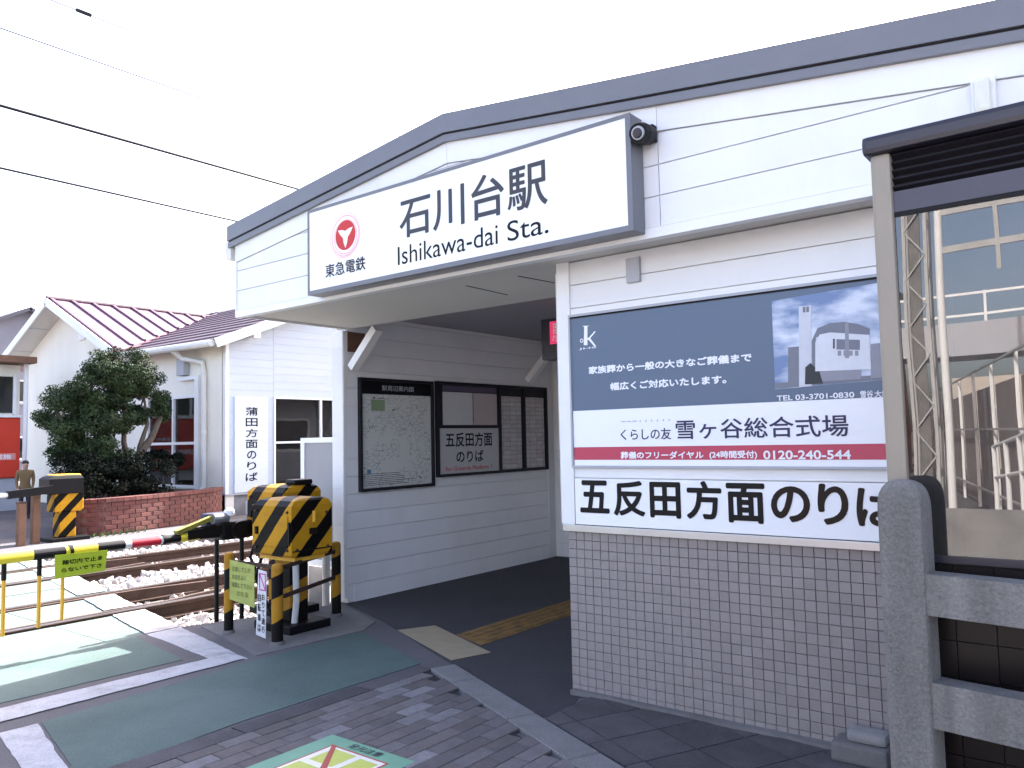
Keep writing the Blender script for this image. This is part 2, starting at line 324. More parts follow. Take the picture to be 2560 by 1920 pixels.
def disc(name, fr, c, r, d, mt, parent, r2=0, n=48):
    vs = []; fs = []
    for k in range(n):
        a = 2*math.pi*k/n; vs.append(fr.p(c[0]+r*math.cos(a), c[1]+r*math.sin(a), d))
        if r2: vs.append(fr.p(c[0]+r2*math.cos(a), c[1]+r2*math.sin(a), d))
    if r2: fs = [(2*k, 2*((k+1) % n), 2*((k+1) % n)+1, 2*k+1) for k in range(n)]
    else: fs = [tuple(range(n))]
    return mesh(name, vs, fs, mt, parent)
def ray(x, y):
    return (rt*((x-1280)/FPX)-up*((y-960)/FPX)+fw)
def G(x, y, z=0):
    d = ray(x, y); return EYE+d*((z-EYE.z)/d.z)

# ================================================================== SETTING
def struct(name, pts, z, mt, d=.0, **k):
    o = slab(name, pts, FG(0), z-(d or .03), z, mt, None); o['kind'] = 'structure'; return o
def jag(pts, amp=.011, step=.055):
    out = []
    for i in range(len(pts)):
        a, b = Vector(pts[i]), Vector(pts[(i+1) % len(pts)]); n = max(1, int((b-a).length/step)); nr = Vector((-(b-a).y, (b-a).x)).normalized() if (b-a).length else Vector((0, 0))
        w = 0
        for k in range(n):
            w = w*.5+random.gauss(0, amp*.6); w = max(-amp*1.6, min(amp*1.6, w)); out.append(tuple(a.lerp(b, k/n)+(nr*w if k else Vector((0, 0)))))
    return out
def sheet(name, pts, z, mt, parent=None):
    """thin painted sheet: 3 mm proud of what it lies on"""
    if name in ('painted_line', 'green_lane'): pts = jag(pts, .0055 if name == 'painted_line' else .004)   # worn edges
    o = slab(name, pts, FG(0), z-.003, z, mt, parent)
    if parent is None: o['kind'] = 'structure'
    return o
g = slab('ground', rect(-900, 900, -900, 900), FG(0), -.6, -.30, BED); g['kind'] = 'structure'
# road on the camera's side, with the station forecourt, up to the track
road_near = struct('road', [(-6.35, -60), (60, -60), (60, 60), (-6.0, 60), (-6.0, 4.55), (-6.35, 3.62)], 0, ASPH, .3)
road_far = struct('road', [(-60, -60), (-12.9, -60), (-12.9, 60), (-60, 60)], 0, ASPH, .3)
def edge_y(x): return 3.36+(-5.19-x)*.2                        # border of the crossing towards the rails
# crossing deck: panels between the rails
deck_x = [(-7.33, -6.36), (-8.35, -7.59), (-9.88, -8.61), (-10.91, -10.15), (-12.89, -11.17)]
deck = bpy.data.objects.new('crossing_deck', None); COL.objects.link(deck); deck['kind'] = 'structure'; deck.location = (-9.6, 1, -.3)
for a, b in deck_x:
    n = max(1, round((b-a)/.75)); w = (b-a)/n
    for i in range(n):
        x0, x1 = a+i*w+.004, a+(i+1)*w-.004
        y = -9.0
        while y < edge_y(x0):
            y2 = y+2.4
            poly = clip(rect(x0, x1, y+.004, min(y2, 9)-.004), .2, 1, 3.36-5.19*.2)
            if len(poly) > 2: slab('deck_panel', poly, FG(0), -.16, -.006+random.uniform(-.003, .003), GREENS, deck)
            y = y2
# white border line along the crossing edge and the cross line on the road
for a, b in deck_x:
    sheet('painted_line', [(a+.01, edge_y(a)-.30), (b-.01, edge_y(b)-.30), (b-.01, edge_y(b)-.01), (a+.01, edge_y(a)-.01)], .003, LINE)
    sheet('painted_line', [(a+.01, edge_y(a)-2.1), (b-.01, edge_y(b)-2.1), (b-.01, edge_y(b)-1.85), (a+.01, edge_y(a)-1.85)], .003, LINE)
sheet('painted_line', [(-6.34, edge_y(-6.34)-.30), (-5.24, edge_y(-5.24)-.2), (-5.0, edge_y(-5.0)), (-6.34, edge_y(-6.34)-.01)], .004, LINE)
sheet('green_lane', [(-6.33, 1.85), (-5.40, 1.72), (-5.37, 3.05), (-6.33, 3.2)], .004, GREEN)
sheet('painted_line', [(-5.44, -3), (-5.02, -3), (-5.02, 3.31), (-5.23, 3.31)], .008, LINE)
sheet('painted_line', [(-6.33, 1.45), (-5.40, 1.33), (-5.40, 1.72), (-6.33, 1.85)], .004, LINE)
sheet('green_lane', [(-4.83, 1.92), (-4.06, 1.75), (-3.86, 1.6), (-3.92, 2.6), (-3.90, 3.92), (-4.94, 4.29), (-4.92, 3.3)], .004, GREEN)
sheet('painted_line', [(-4.84, 1.71), (-4.52, 1.655), (-4.24, 1.60), (-3.88, 1.52), (-3.87, 1.69), (-4.07, 1.735), (-4.83, 1.90)], .004, LINE)
struct('footway', [(-6.0, 4.62), (-5.93, 4.94), (-5.1, 4.60), (-4.95, 4.34), (-5.02, 3.40), (-5.6, 3.55), (-6.2, 3.68)], .006, CONCD, .01)
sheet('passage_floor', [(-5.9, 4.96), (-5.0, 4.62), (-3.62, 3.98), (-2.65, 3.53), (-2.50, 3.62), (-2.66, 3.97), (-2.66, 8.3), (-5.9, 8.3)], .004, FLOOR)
# tactile paving
sheet('tactile_plate', [(-4.71, 4.48), (-4.57, 4.76), (-3.67, 4.38), (-3.77, 4.08)], .009, TACT)
tp = bpy.data.objects.new('tactile_strip', None); COL.objects.link(tp); tp['kind'] = 'structure'; tp.location = (-4.1, 5.5, 0)
slab('base_plate', [(-4.22, 4.63), (-3.86, 4.50), (-3.86, 8.2), (-4.22, 8.2)], FG(0), 0.0035, .008, TACTY, tp)
for i in range(4):
    x = -4.18+i*.085; y = 4.66-i*.03
    while y < 8.0:
        slab('tactile_bar', rect(x, x+.035, y, y+.27), FG(0), .008, .0125, TACTY, tp); y += .3
# brick pavers of the footway, each a piece of its own
pav = bpy.data.objects.new('paved_footway', None); COL.objects.link(pav); pav['kind'] = 'structure'; pav.location = (-2.6, 2.6, 0)
def curb_y(x): return 3.80+(x+3.66)*(-.445)
slab('joint_bed', [(-3.70, 1.3), (-1.3, 1.3), (-1.3, curb_y(-1.3)-.1), (-3.70, curb_y(-3.70)-.02)], FG(0), 0.0005, .008, JOINT, pav)
px_, py_ = .101, .208
def paver_mesh(PAVE):
    me = bpy.data.meshes.new('paver'); v, f = slab_geo(rect(-px_/2+.002, px_/2-.002, -py_/2+.002, py_/2-.002), FG(0), 0, .014, .004)
    me.from_pydata([tuple(q) for q in v], [], f); me.materials.append(PAVE); return me
pms = [paver_mesh(q) for q in (PAVE, PAVE, PAVE2, PAVE2, PAVE3)]; row = 0; x = -3.70+px_/2
while x < -1.3:
    y = 1.35+(.5 if row % 2 else 0)*py_+random.uniform(-.02, .02)
    while y < curb_y(x):
        top = curb_y(x+px_/2)-.012
        if y+py_/2 < top:
            if -y < .0 and y > 1.5:
                o = link('paver', random.choice(pms), None, pav); o.location = Vector((x, y, .006+random.uniform(-.0012, .0012)))-pav.location; o.rotation_euler = (random.uniform(-.006, .006), random.uniform(-.006, .006), random.uniform(-.008, .008))
        elif y-py_/2+.03 < top:
            slab('paver', [(x-px_/2+.002, y-py_/2+.002), (x+px_/2-.002, y-py_/2+.002), (x+px_/2-.002, curb_y(x+px_/2)-.012), (x-px_/2+.002, curb_y(x-px_/2)-.012)], FG(0), .006, .020, PAVE, pav)
        y += py_
    x += px_; row += 1
# dark edging strip between the green lane and the pavers
for i, (a, b) in enumerate(((1.3, 2.45), (2.46, 3.30), (3.31, 3.84))):
    slab('edging', [(-3.86+.01*i, a), (-3.71, a), (-3.71, b), (-3.86+.01*i, b)], FG(0), .0005, .017, CURB if i == 9 else SLABM, pav)
# pale kerb stones laid across the mouth of the passage
P0 = Vector((-3.68, 3.90)); D = Vector((1.44, -.66)).normalized(); Nn = Vector((-D.y, D.x)); s = 0
for ln in (.36, .74, .62, .62, .62):
    a = P0+D*(s+.004); b = P0+D*(s+ln-.004)
    slab('kerb_stone', [tuple(a-Nn*.085), tuple(b-Nn*.085), tuple(b+Nn*.085), tuple(a+Nn*.085)], FG(0), .0005, .026, CURB, pav, bev=.006); s += ln
# slab pavers in front of the tiled wall
slab('joint_bed', [(-2.56, 3.51), (-1.55, 3.05), (.6, 2.07), (.6, 3.97), (-2.56, 3.97)], FG(0), .0045, .007, JOINT, pav)
for i in range(-1, 12):
    for j in range(-2, 6):
        c = Vector((-2.75, 3.9))+Vector((.9, -.436))*i*.30+Vector((.436, .9))*(j*.30-.3)
        poly = [tuple(c+Vector((.9, -.436))*a+Vector((.436, .9))*b) for a, b in ((-.146, -.146), (.146, -.146), (.146, .146), (-.146, .146))]
        for pl in ((0, 1, 3.965), (-.458, -1, -2.335), (-1, 0, 2.57), (1, 0, .6)):
            if len(poly) > 2: poly = clip(poly, *pl)
        if len(poly) > 2:
            w = [p for p in poly]; ar = abs(sum(w[k][0]*w[(k+1) % len(w)][1]-w[(k+1) % len(w)][0]*w[k][1] for k in range(len(w))))/2
            if ar > .004: slab('slab_paver', poly, FG(0), .006, .016+random.uniform(-.0012, .0012), SLABM, pav)
# printed floor sheet
fs = thing('floor_sticker', 'mint green printed sheet with red and yellow drawing stuck on the brick pavers', 'sticker', (-3.0, 2.38, .0205))
F0 = FG(0.0205)
MINT = mat('mint_print', (.17, .36, .24), .6, .12, 5); YPR = plain('print_yellow', (.55, .58, .12), .5); RPR = plain('print_brick', (.42, .08, .06), .5)
slab('sheet', rect(-3.31, -2.72, 2.07, 2.69), F0, 0, .0022, MINT, fs)
for nm, pts, mt_, d in (('frame_print', rect(-3.20, -2.80, 2.15, 2.60), RPR, .003), ('panel_print', rect(-3.188, -2.812, 2.16, 2.588), CREAMP, .0038),
                        ('panel_print', rect(-3.15, -2.99, 2.42, 2.57), YPR, .0046), ('panel_print', rect(-2.95, -2.83, 2.2, 2.56), YPR, .0046), ('panel_print', rect(-3.17, -3.02, 2.17, 2.38), YPR, .0046)):
    slab(nm, pts, F0, d-.0007, d, mt_, fs)
slab('stripe_print', [(-3.20, 2.60), (-3.17, 2.60), (-2.80, 2.18), (-2.80, 2.15), (-2.83, 2.15)], F0, .0048, .0055, RPR, fs)
text('足元注意', Frame((-3.12, 2.62, .0205), (1, 0, 0), (0, 1, 0)), (0, .22, 0, .05), .0024, INK, fs, .01)

# ------------------------------------------------------------------ railway
def rail_geo(x, y0, y1, ztop=0.0):
    prof = [(-.063, -.15), (.063, -.15), (.063, -.135), (.012, -.12), (.01, -.045), (.034, -.035), (.034, -.004), (.028, 0), (-.028, 0), (-.034, -.004), (-.034, -.035), (-.01, -.045), (-.012, -.12), (-.063, -.135)]
    fr = Frame((x, 0, ztop), (-1, 0, 0), (0, 0, 1))            # N = +Y
    return slab_geo(prof, fr, y0, y1)
TR = ((-7.97, 'nearer railway track crossing beside the station wall'), (-10.53, 'farther railway track beside the brick planter'))
for xc, lab in TR:
    t = bpy.data.objects.new('railway_track', None); COL.objects.link(t); t['kind'] = 'structure'; t.location = (xc, 6, -.3); t['label'] = lab
    for s in (-1, 1):
        xr = xc+s*.5335
        o = mesh('rail', *rail_geo(xr, -40, 60, 0.004), RUST, t)
        slab('rail_head', rect(xr-.026, xr+.026, -40, 60), FG(0), .0045, .0065, RAILTOP, t)
        # check rail with flared end
        xi = xr-s*.105
        vs, fcs = join(bar_geo((xi, -9, -.045), (xi, edge_y(xi)+.25, -.045), .05, .09), bar_geo((xi, edge_y(xi)+.25, -.045), (xi-s*.16, edge_y(xi)+.95, -.045), .05, .09))
        mesh('check_rail', vs, fcs, RUST, t)
    y = 4.35+(-(xc+7.97))*.2
    while y < 26:
        slab('sleeper', rect(xc-1.0, xc+1.0, y, y+.22), FG(0), -.30, -.165, CONCD, t, bev=.015); y += .62
# ballast: uncountable stones as one object
N = 15000
xs = rng.uniform(-12.85, -6.05, N*2); ys = 3.3+rng.random(N*2)**1.6*17
ok = (ys > 3.36+(-5.19-xs)*.2+.12)
for xr in (-8.5035, -7.4365, -11.0635, -9.9965): ok &= np.abs(xs-xr) > .075
ok &= ~((xs > -6.9) & (ys > 5.1)); ok &= ~((xs > -6.2) & (ys < 4.6))
for xc, _ in TR:
    yy = np.mod(ys-(4.35+(-(xc+7.97))*.2), .62); ok &= ~((np.abs(xs-xc) < .98) & (yy < .2) & (rng.random(N*2) < .8))
xs, ys = xs[ok][:N], ys[ok][:N]; n = len(xs)
base = np.array([[i, j, k] for i in (-1, 1) for j in (-1, 1) for k in (-1, 1)])*np.array([.85, .62, .5])
mid = (np.abs(xs+9.25) < .7)
hz = np.where(mid, -.12, -.185)+rng.uniform(-.03, .035, n)
sz = rng.uniform(.028, .052, n)
A = rng.normal(size=(n, 3, 3)); Q, _ = np.linalg.qr(A)
pts = base[None]*rng.uniform(.55, 1.15, (n, 8, 3)); pts = np.einsum('nij,nkj->nki', Q, pts)*sz[:, None, None]
pts += np.stack([xs, ys, hz], 1)[:, None]
tri = np.array([(0, 1, 3), (0, 3, 2), (4, 6, 7), (4, 7, 5), (0, 4, 5), (0, 5, 1), (2, 3, 7), (2, 7, 6), (0, 2, 6), (0, 6, 4), (1, 5, 7), (1, 7, 3)])
fidx = (tri[None]+(np.arange(n)*8)[:, None, None]).reshape(-1, 3)
bal = mesh('ballast', pts.reshape(-1, 3), fidx.tolist(), STONE, kind='stuff'); tag(bal, 'pale crushed stone ballast lying between the rails', 'ballast')
for i, (yy0, yy1, a, b) in enumerate(((4.9, 30, -12.89, -6.02),)):
    o = slab('track_bed', [(-12.9, 5.0), (-6.01, 3.62), (-6.01, 40), (-12.9, 40)], FG(0), -.29, -.20, BED); o['kind'] = 'structure'
# overhead wires above the tracks
for x, z, rr, lab in ((-7.95, 4.61, .014, 'thick black overhead wire ending above the roof eave, middle of the sky'), (-7.95, 5.33, .0055, 'thin upper overhead wire reaching highest over the roof'),
                      (-10.6, 4.88, .014, 'lowest dark overhead wire running down to the roof corner'), (-10.6, 5.05, .0045, 'faint thin wire just above the lowest dark wire'), (-8.9, 6.29, .005, 'short faint wire in the top left corner of the sky')):
    sag = [(x, -30+i*4, z+.0006*((-30+i*4)-4)**2*(.12)) for i in range(24)]
    tube('overhead_wire', sag, rr, BLACK, None, n=6, label=lab, cat='wire', group='overhead wires above the tracks')
h = thing('wire_clamp', 'small black clamp on the topmost faint wire', 'clamp', (-8.9, 3.82, 6.27)); bar('clamp_body', (-8.9, 3.76, 6.292), (-8.9, 3.92, 6.292), .03, .03, BLACK, h)
h = thing('wire_hanger', 'short vertical hanger standing on the thin upper wire', 'hanger', (-7.95, 3.33, 5.33)); bar('rod', (-7.95, 3.33, 5.325), (-7.95, 3.33, 5.42), .012, .012, BLACK, h)

# ================================================================== STATION BUILDING
YF, Y0, XL = 3.71, 3.98, -5.90
PK = (-3.39, 3.57)                                             # roof peak in the front plane
def roof_z(x): return PK[1]-.119*abs(x-PK[0])
st = thing('station_building', 'white boarded station building with low grey edged roof and tiled base', 'building', (-2.0, 5.0, 0))
# roof: slab that covers the building, grey verge in two steps on the front
XR = 4.2
rp = [(-5.80, roof_z(-5.80)), PK, (XR, roof_z(XR)), (XR, roof_z(XR)-.10), (PK[0], PK[1]-.10), (-5.80, roof_z(-5.80)-.10)]
roof = slab('roof', [(a, b+.0) for a, b in rp], FY(0), -12.5, -3.70, VERGE, st)
def verge(nm, top, bot, y0, y1, mt, xl=-5.82):
    pts = [(xl, roof_z(xl)-top), (PK[0], PK[1]-top), (XR, roof_z(XR)-top), (XR, roof_z(XR)-bot), (PK[0], PK[1]-bot), (xl, roof_z(xl)-bot)]
    return slab(nm, pts, FY(0), -y0, -y1, mt, roof)
verge('verge_cap', -.012, .112, 3.78, 3.665, VERGE)
verge('verge_gap', .112, .124, 3.78, 3.685, VERGED)
verge('verge_lower', .124, .168, 3.78, 3.675, VERGE)
slab('gutter', [(-5.90, 3.16), (-5.80, 3.20), (-5.80, 3.02), (-5.86, 3.02)], FY(0), -12, -3.69, PIPE, roof)
# fascia: rake trim following the roof, horizontal boards below, bottom trim
fa = slab('fascia', [(-5.735, 2.56), (XR, 2.56), (XR, roof_z(XR)-.17), PK[:1]+(PK[1]-.17,), (-5.735, roof_z(-5.735)-.17)], FY(YF), -.05, -.016, TRIM, st)
for a, b in ((-5.735, PK[0]), (PK[0]+.003, -1.90), (-1.897, 1.2), (1.203, XR)):
    slab('rake_board', [(a, roof_z(a)-.30), (b, roof_z(b)-.30), (b, roof_z(b)-.165), (a, roof_z(a)-.165)], FY(YF), -.016, .008, WHITE, fa)
siding(fa, FY(YF), -5.735, XR, 2.585, 3.5, .165, WHITE, d0=-.016, cuts=(PK[0], -1.90, 1.2), planes=((-.119, 1, roof_z(-5.735)-.306+.119*5.735), (.119, 1, roof_z(0)-.306)))
slab('bottom_trim', rect(-5.745, XR, 2.53, 2.583), FY(YF), -.05, .012, TRIM, fa)
sfr = slab('soffit', rect(-5.735, XR, 3.72, 4.86), FG(0), 2.558, 2.60, SOFFIT, st)
slab('edge_trim', rect(-5.75, -5.735, 3.70, 4.95), FG(0), 2.54, 3.12, TRIM, st)
for a, b in ((G(1165, 714, 2.5575), G(1268, 737, 2.5575)), (G(1295, 690, 2.5575), G(1402, 710, 2.5575))):
    bar('joint_strip', a, b, .012, .003, BLACK, sfr)
# ticket office wall: tiles, sill, boards, corner trim
tw = slab('tiled_wall', rect(-2.715, XR, 0, .945), FY(Y0+.012), -.15, 0, GROUT, st)
tp_, tr_ = .0552, .0523
tme = bpy.data.meshes.new('tile'); v, f = slab_geo(rect(-tp_/2+.0013, tp_/2-.0013, -tr_/2+.0013, tr_/2-.0013), Frame((0, 0, 0), (1, 0, 0), (0, 0, 1)), 0, .011, .0018)
tme.from_pydata([tuple(q) for q in v], [], f); tme.materials.append(TILE)
cols = int((XR+2.715)/tp_); cells = []
for i in range(cols):
    for j in range(18):
        x = -2.715+(i+.5)*tp_; z = .004+(j+.5)*tr_
        if x < -.45: cells.append((x, z))
front = sorted([c for c in cells if c[0] < -.92], key=lambda c: -(c[0]))
near = set(front[:300]); rest_g = []
for c in cells:
    dd = random.uniform(-.0007, .0007)
    if c in near:
        o = link('tile', tme, None, tw); o.location = Vector((c[0], Y0+.012+dd, c[1]))-st.location; o.rotation_euler = (random.gauss(0, .008), 0, random.gauss(0, .008))
    else:
        rest_g.append((c[0], dd, c[1]))
vv = np.array([tuple(q) for q in v]); allv = np.concatenate([vv+np.array([a, Y0+.012+d_, b]) for a, d_, b in rest_g]); nf = []
for k in range(len(rest_g)): nf += [tuple(i+k*len(vv) for i in q) for q in f]
# the tiles farther along as one piece; shade per tile from a vertex-independent noise
TILE2 = mat('wall_tile_field', (.28, .247, .238), .36, .07, 19, spec=.4, dirt=.15, dcol=(.2, .165, .15))
mesh('tile_field', allv, nf, TILE2, tw, kind='stuff')
box('sill', (-2.735, XR), (3.955, 4.12), (.945, .985), STEEL, st, bev=.003)
ow = slab('office_wall', rect(-2.715, XR, .985, 2.556), FY(Y0), -.15, -.016, TRIM, st)
for a, b in ((2.272, 2.412), (2.412, 2.553)):
    for c, d_ in ((-2.655, .6), (.603, XR)): slab('board', rect(c, d_, a+.003, b-.003), FY(Y0), -.016, 0, WHITE, ow)
slab('frame_board', rect(-2.655, XR, 2.232, 2.268), FY(Y0), -.016, .002, TRIM, ow)
slab('frame_board', rect(-2.655, XR, 1.262, 1.318), FY(Y0), -.016, .004, TRIM, ow)
box('corner_trim', (-2.745, -2.655), (3.965, 4.05), (.985, 2.557), TRIM, st, bev=.004)
box('corner_pipe', (-2.765, -2.746), (3.985, 4.005), (.985, 2.50), PIPE, st)
slab('side_wall', rect(-2.70, -2.60, 4.13, 8.4), FG(0), 0, 2.72, WHITE2, st)
box('junction_box', (-2.255, -2.17), (3.955, 3.982), (2.37, 2.51), GREYP, st, bev=.003)
# passage: left wall of boards, end pier, back wall, ceiling, braces
pw = box('passage_wall', (XL-.14, XL-.017), (4.99, 8.4), (0, 3.1), TRIM, st)
siding(pw, FX(XL), 4.985, 8.23, .004, 2.70, .1672, WHITE2, d0=-.017, th=.017)
slab('corner_board', rect(8.232, 8.26, 0, 2.70), FX(XL), -.017, .006, TRIM, pw)
pier = box('end_pier', (XL-.16, XL+.004), (4.945, 4.984), (0.05, 2.557), TRIM, st)
for k in range(15): slab('board', rect(XL-.155, XL-.002, .06+k*.1672, min(.06+(k+1)*.1672-.006, 2.555)), FY(4.945), 0, .006, WHITE, pier)
box('base_board', (XL+.001, XL+.012), (5.06, 8.2), (.0, .165), WHITE2, st)
bw = box('back_wall', (XL-.1, -2.6), (8.40, 8.5), (0, 3.1), TRIM, st)
siding(bw, FY(8.40), XL+.02, -2.7, .004, 2.70, .1672, WHITE2, d0=0, th=.014)
slab('ceiling', rect(XL, -2.60, 4.87, 8.42), FG(0), 2.72, 2.78, mat('passage_ceiling', (.34, .32, .36), .7, .05, 1), st)
slab('header', rect(XL, -2.60, 2.558, 2.72), FY(4.862), -.05, 0, SOFFIT, st)
bar('brace', (XL+.055, 5.02, 2.20), (XL+.40, 5.02, 2.545), .09, .075, TRIM, st, side=(0, 1, 0))
bar('brace', (XL+.055, 7.8, 2.20), (XL+.55, 7.8, 2.70), .09, .075, TRIM, st, side=(0, 1, 0))
slab('wood_panel', rect(5.0, 5.22, 2.36, 2.553), FX(XL), 0, .004, WOOD, st)
box('ticket_machine_edge', (-2.92, -2.71), (5.6, 6.1), (0, 1.42), BLACK, st, bev=.01)
plw = box('platform_wall', (-6.06, -5.96), (8.51, 34), (.25, 3.0), GREYP, st); slab('platform_roof', rect(-6.9, -3, 12.5, 34), FG(0), 3.02, 3.12, VERGE, st)
for k in range(9):
    wv = slab('window', rect(9.4+k*2.6, 11.0+k*2.6, 1.2, 2.4), Frame((-6.06, 0, 0), (0, -1, 0), (0, 0, 1)), 0, .02, TRIM, st) if 0 else box('window', (-6.09, -6.061), (9.4+k*2.6, 11.0+k*2.6), (1.2, 2.4), TRIM, st)
    box('pane', (-6.095, -6.091), (9.5+k*2.6, 10.9+k*2.6), (1.3, 2.3), BOOTH, wv)
# station sign
sg = thing('station_sign', 'long white station name board with grey frame and red round emblem', 'sign', (-3.3, 3.65, 2.55))
SF = FY(3.58); SX0, SX1, SZ0, SZ1 = -4.645, -1.985, 2.555, 3.175
box('case', (SX0, SX1), (3.585, 3.705), (SZ0, SZ1), VERGE, sg, bev=.006)
for a, b, c, d_ in ((SX0, SX1, SZ1-.02, SZ1), (SX0, SX1, SZ0, SZ0+.03), (SX0, SX0+.016, SZ0+.03, SZ1-.02), (SX1-.03, SX1, SZ0+.03, SZ1-.02)): slab('frame', rect(a, b, c, d_), SF, -.006, .006, VERGE, sg)
slab('face', rect(SX0+.016, SX1-.03, SZ0+.03, SZ1-.02), SF, -.008, .001, ACRYL, sg)
text('石川台駅', SF, (-3.70, -2.52, 2.80, 3.07), .001, INK, sg, .012)
text('Ishikawa-dai', SF, (-3.72, -2.883, 2.635, 2.755), .001, INKB, sg, .0); text('Sta.', SF, (-2.812, -2.52, 2.635, 2.753), .001, INKB, sg, .0)
em = (-4.24, 2.925)
disc('emblem_ring', SF, (em[0], em[1]), .158, .0016, PINK, sg, r2=.153)
disc('emblem_ring', SF, (em[0]+.004, em[1]-.004), .146, .0018, PINK, sg, r2=.136); disc('emblem_ring', SF, (em[0]+.006, em[1]-.012), .122, .0019, PINK, sg, r2=.113)
disc('emblem_disc', SF, (em[0]+.006, em[1]), .104, .0022, RED, sg)
tri_ = []
for k in range(3):
    a = math.pi/2+2*math.pi*k/3+math.pi
    for q in range(9):
        w = q/8; aa = a+w*2*math.pi/3; rr = .088*(1-w)+.088*w
        rr = .090-(.090-.030)*math.sin(math.pi*w)**.75
        tri_.append((em[0]+.006+rr*math.cos(aa), em[1]+rr*math.sin(aa)))
slab('emblem_star', tri_, SF, .0024, .003, CREAMP, sg)
text('東急電鉄', SF, (-4.45, -4.03, 2.655, 2.75), .001, INKB, sg, .012)
# security camera and lamp on the fascia
cc = thing('security_camera', 'black dome security camera beside the station name board', 'camera', (-1.93, 3.62, 3.0))
box('bracket', (-1.96, -1.90), (3.66, 3.71), (3.03, 3.12), BLACK, cc, bev=.008)
tube('housing', [(-1.935, 3.68, 3.07), (-1.935, 3.60, 3.055), (-1.93, 3.555, 3.045)], [.05, .058, .05], BLACK, cc, n=16)
tube('lens_ring', [(-1.93, 3.556, 3.045), (-1.929, 3.545, 3.042)], [.036, .033], GREYP, cc, n=16); tube('lens', [(-1.929, 3.546, 3.042), (-1.928, 3.538, 3.04)], [.028, .02], BOOTH, cc, n=16)
lp = thing('wall_lamp', 'small white wall lamp on the boarded fascia above the dark booth roof', 'lamp', (-.42, 3.68, 2.74))
box('lamp_base', (-.465, -.375), (3.675, 3.705), (2.74, 2.93), TRIM, lp, bev=.012)
LAMPG = plain('lamp_cover', (.72, .72, .62), .3)
box('lamp_cover', (-.45, -.39), (3.625, 3.674), (2.76, 2.91), LAMPG, lp, bev=.02)
# ------------------------------------------------------------------ boards on the office wall
def UV(x, y, fr):
    d = ray(x, y); t = (fr.o-EYE).dot(fr.N)/d.dot(fr.N); P = EYE+d*t; q = P-fr.o
    return q.dot(fr.U), q.dot(fr.V)
def TB(fr, x0, y0, x1, y1):                                    # left-bottom and right-top pixel -> box on the board
    a = UV(x0, y0, fr); b = UV(x1, y1, fr); return (a[0], b[0], a[1], b[1])
Z6 = lambda x, y: (1380+x*.446, 660+y*.446)
def TB6(fr, x0, y0, x1, y1): return TB(fr, *Z6(x0, y0), *Z6(x1, y1))
AF = FY(Y0-.016); AX0, AX1 = -2.645, -.30
ad = thing('advert_board', 'wide blue, white and crimson advertising board with a building picture on the office wall', 'advertisement', (-1.6, 3.97, 1.33))
slab('panel', rect(AX0-.012, AX1, 1.322, 2.226), AF, -.014, -.002, TRIM, ad)
for a, b, c, d_ in ((AX0-.014, AX1, 2.216, 2.230), (AX0-.014, AX1, 1.320, 1.332), (AX0-.014, AX0-.003, 1.332, 2.216)): slab('frame', rect(a, b, c, d_), AF, -.012, .012, GREYP, ad)
slab('frame', rect(AX0-.003, AX1, 2.207, 2.216), AF, -.012, .009, BLACK, ad)
slab('blue_field', rect(AX0, AX1, 1.655, 2.207), AF, -.002, .002, BLUE, ad)
slab('white_field', rect(AX0, AX1, 1.44, 1.6545), AF, -.002, .002, ACRYL, ad)
slab('crimson_field', rect(AX0, AX1, 1.366, 1.4395), AF, -.002, .002, CRIM, ad)
slab('white_field', rect(AX0, AX1, 1.333, 1.3655), AF, -.002, .002, ACRYL, ad)
text('家族葬から一般の大きなご葬儀まで', AF, TB6(AF, 208, 619, 1120, 497), .002, PRW, ad, .04)
text('幅広くご対応いたします。', AF, TB6(AF, 330, 710, 978, 620), .002, PRW, ad, .04)
text('くらしの友', AF, TB6(AF, 388, 988, 668, 918), .002, NAVY, ad, .01)
text('雪ヶ谷総合式場', AF, TB6(AF, 697, 983, 1660, 842), .002, NAVY, ad, .012)
text('ーーー・・・・・・', AF, TB6(AF, 390, 890, 662, 868), .002, GREYP, ad)
text('葬儀のフリーダイヤル', AF, TB6(AF, 388, 1092, 850, 1048), .002, PRW, ad, .03)
text('(24時間受付)', AF, TB6(AF, 885, 1095, 1150, 1045), .002, PRW, ad, .03)
text('0120-240-544', AF, TB6(AF, 1187, 1095, 1675, 1042), .002, PRW, ad, .025)
text('TEL 03-3701-0830', AF, TB6(AF, 1262, 768, 1695, 716), .002, PRW, ad, .02)
text('雪谷', AF, TB6(AF, 1730, 752, 1800, 708), .002, PRW, ad, .02); text('大塚町', AF, TB6(AF, 1810, 748, 1930, 704), .002, PRW, ad, .02)
# white emblem: tall bar, two strokes, small ring
l6 = lambda x, y: UV(*Z6(x, y), AF)
slab('emblem_bar', [l6(180, 455), l6(200, 455), l6(200, 350), l6(212, 345), l6(170, 348), l6(182, 352)], AF, .002, .0035, PRW, ad)
slab('emblem_stroke', [l6(198, 425), l6(208, 425), l6(246, 380), l6(240, 376)], AF, .002, .0033, PRW, ad)
slab('emblem_stroke', [l6(198, 415), l6(212, 412), l6(250, 462), l6(238, 462)], AF, .002, .0031, PRW, ad)
disc('emblem_ring', AF, l6(168, 430), .012, .0034, PRW, ad, r2=.007)
text('JHS', AF, TB6(AF, 152, 484, 250, 462), .002, PRW, ad, .02)
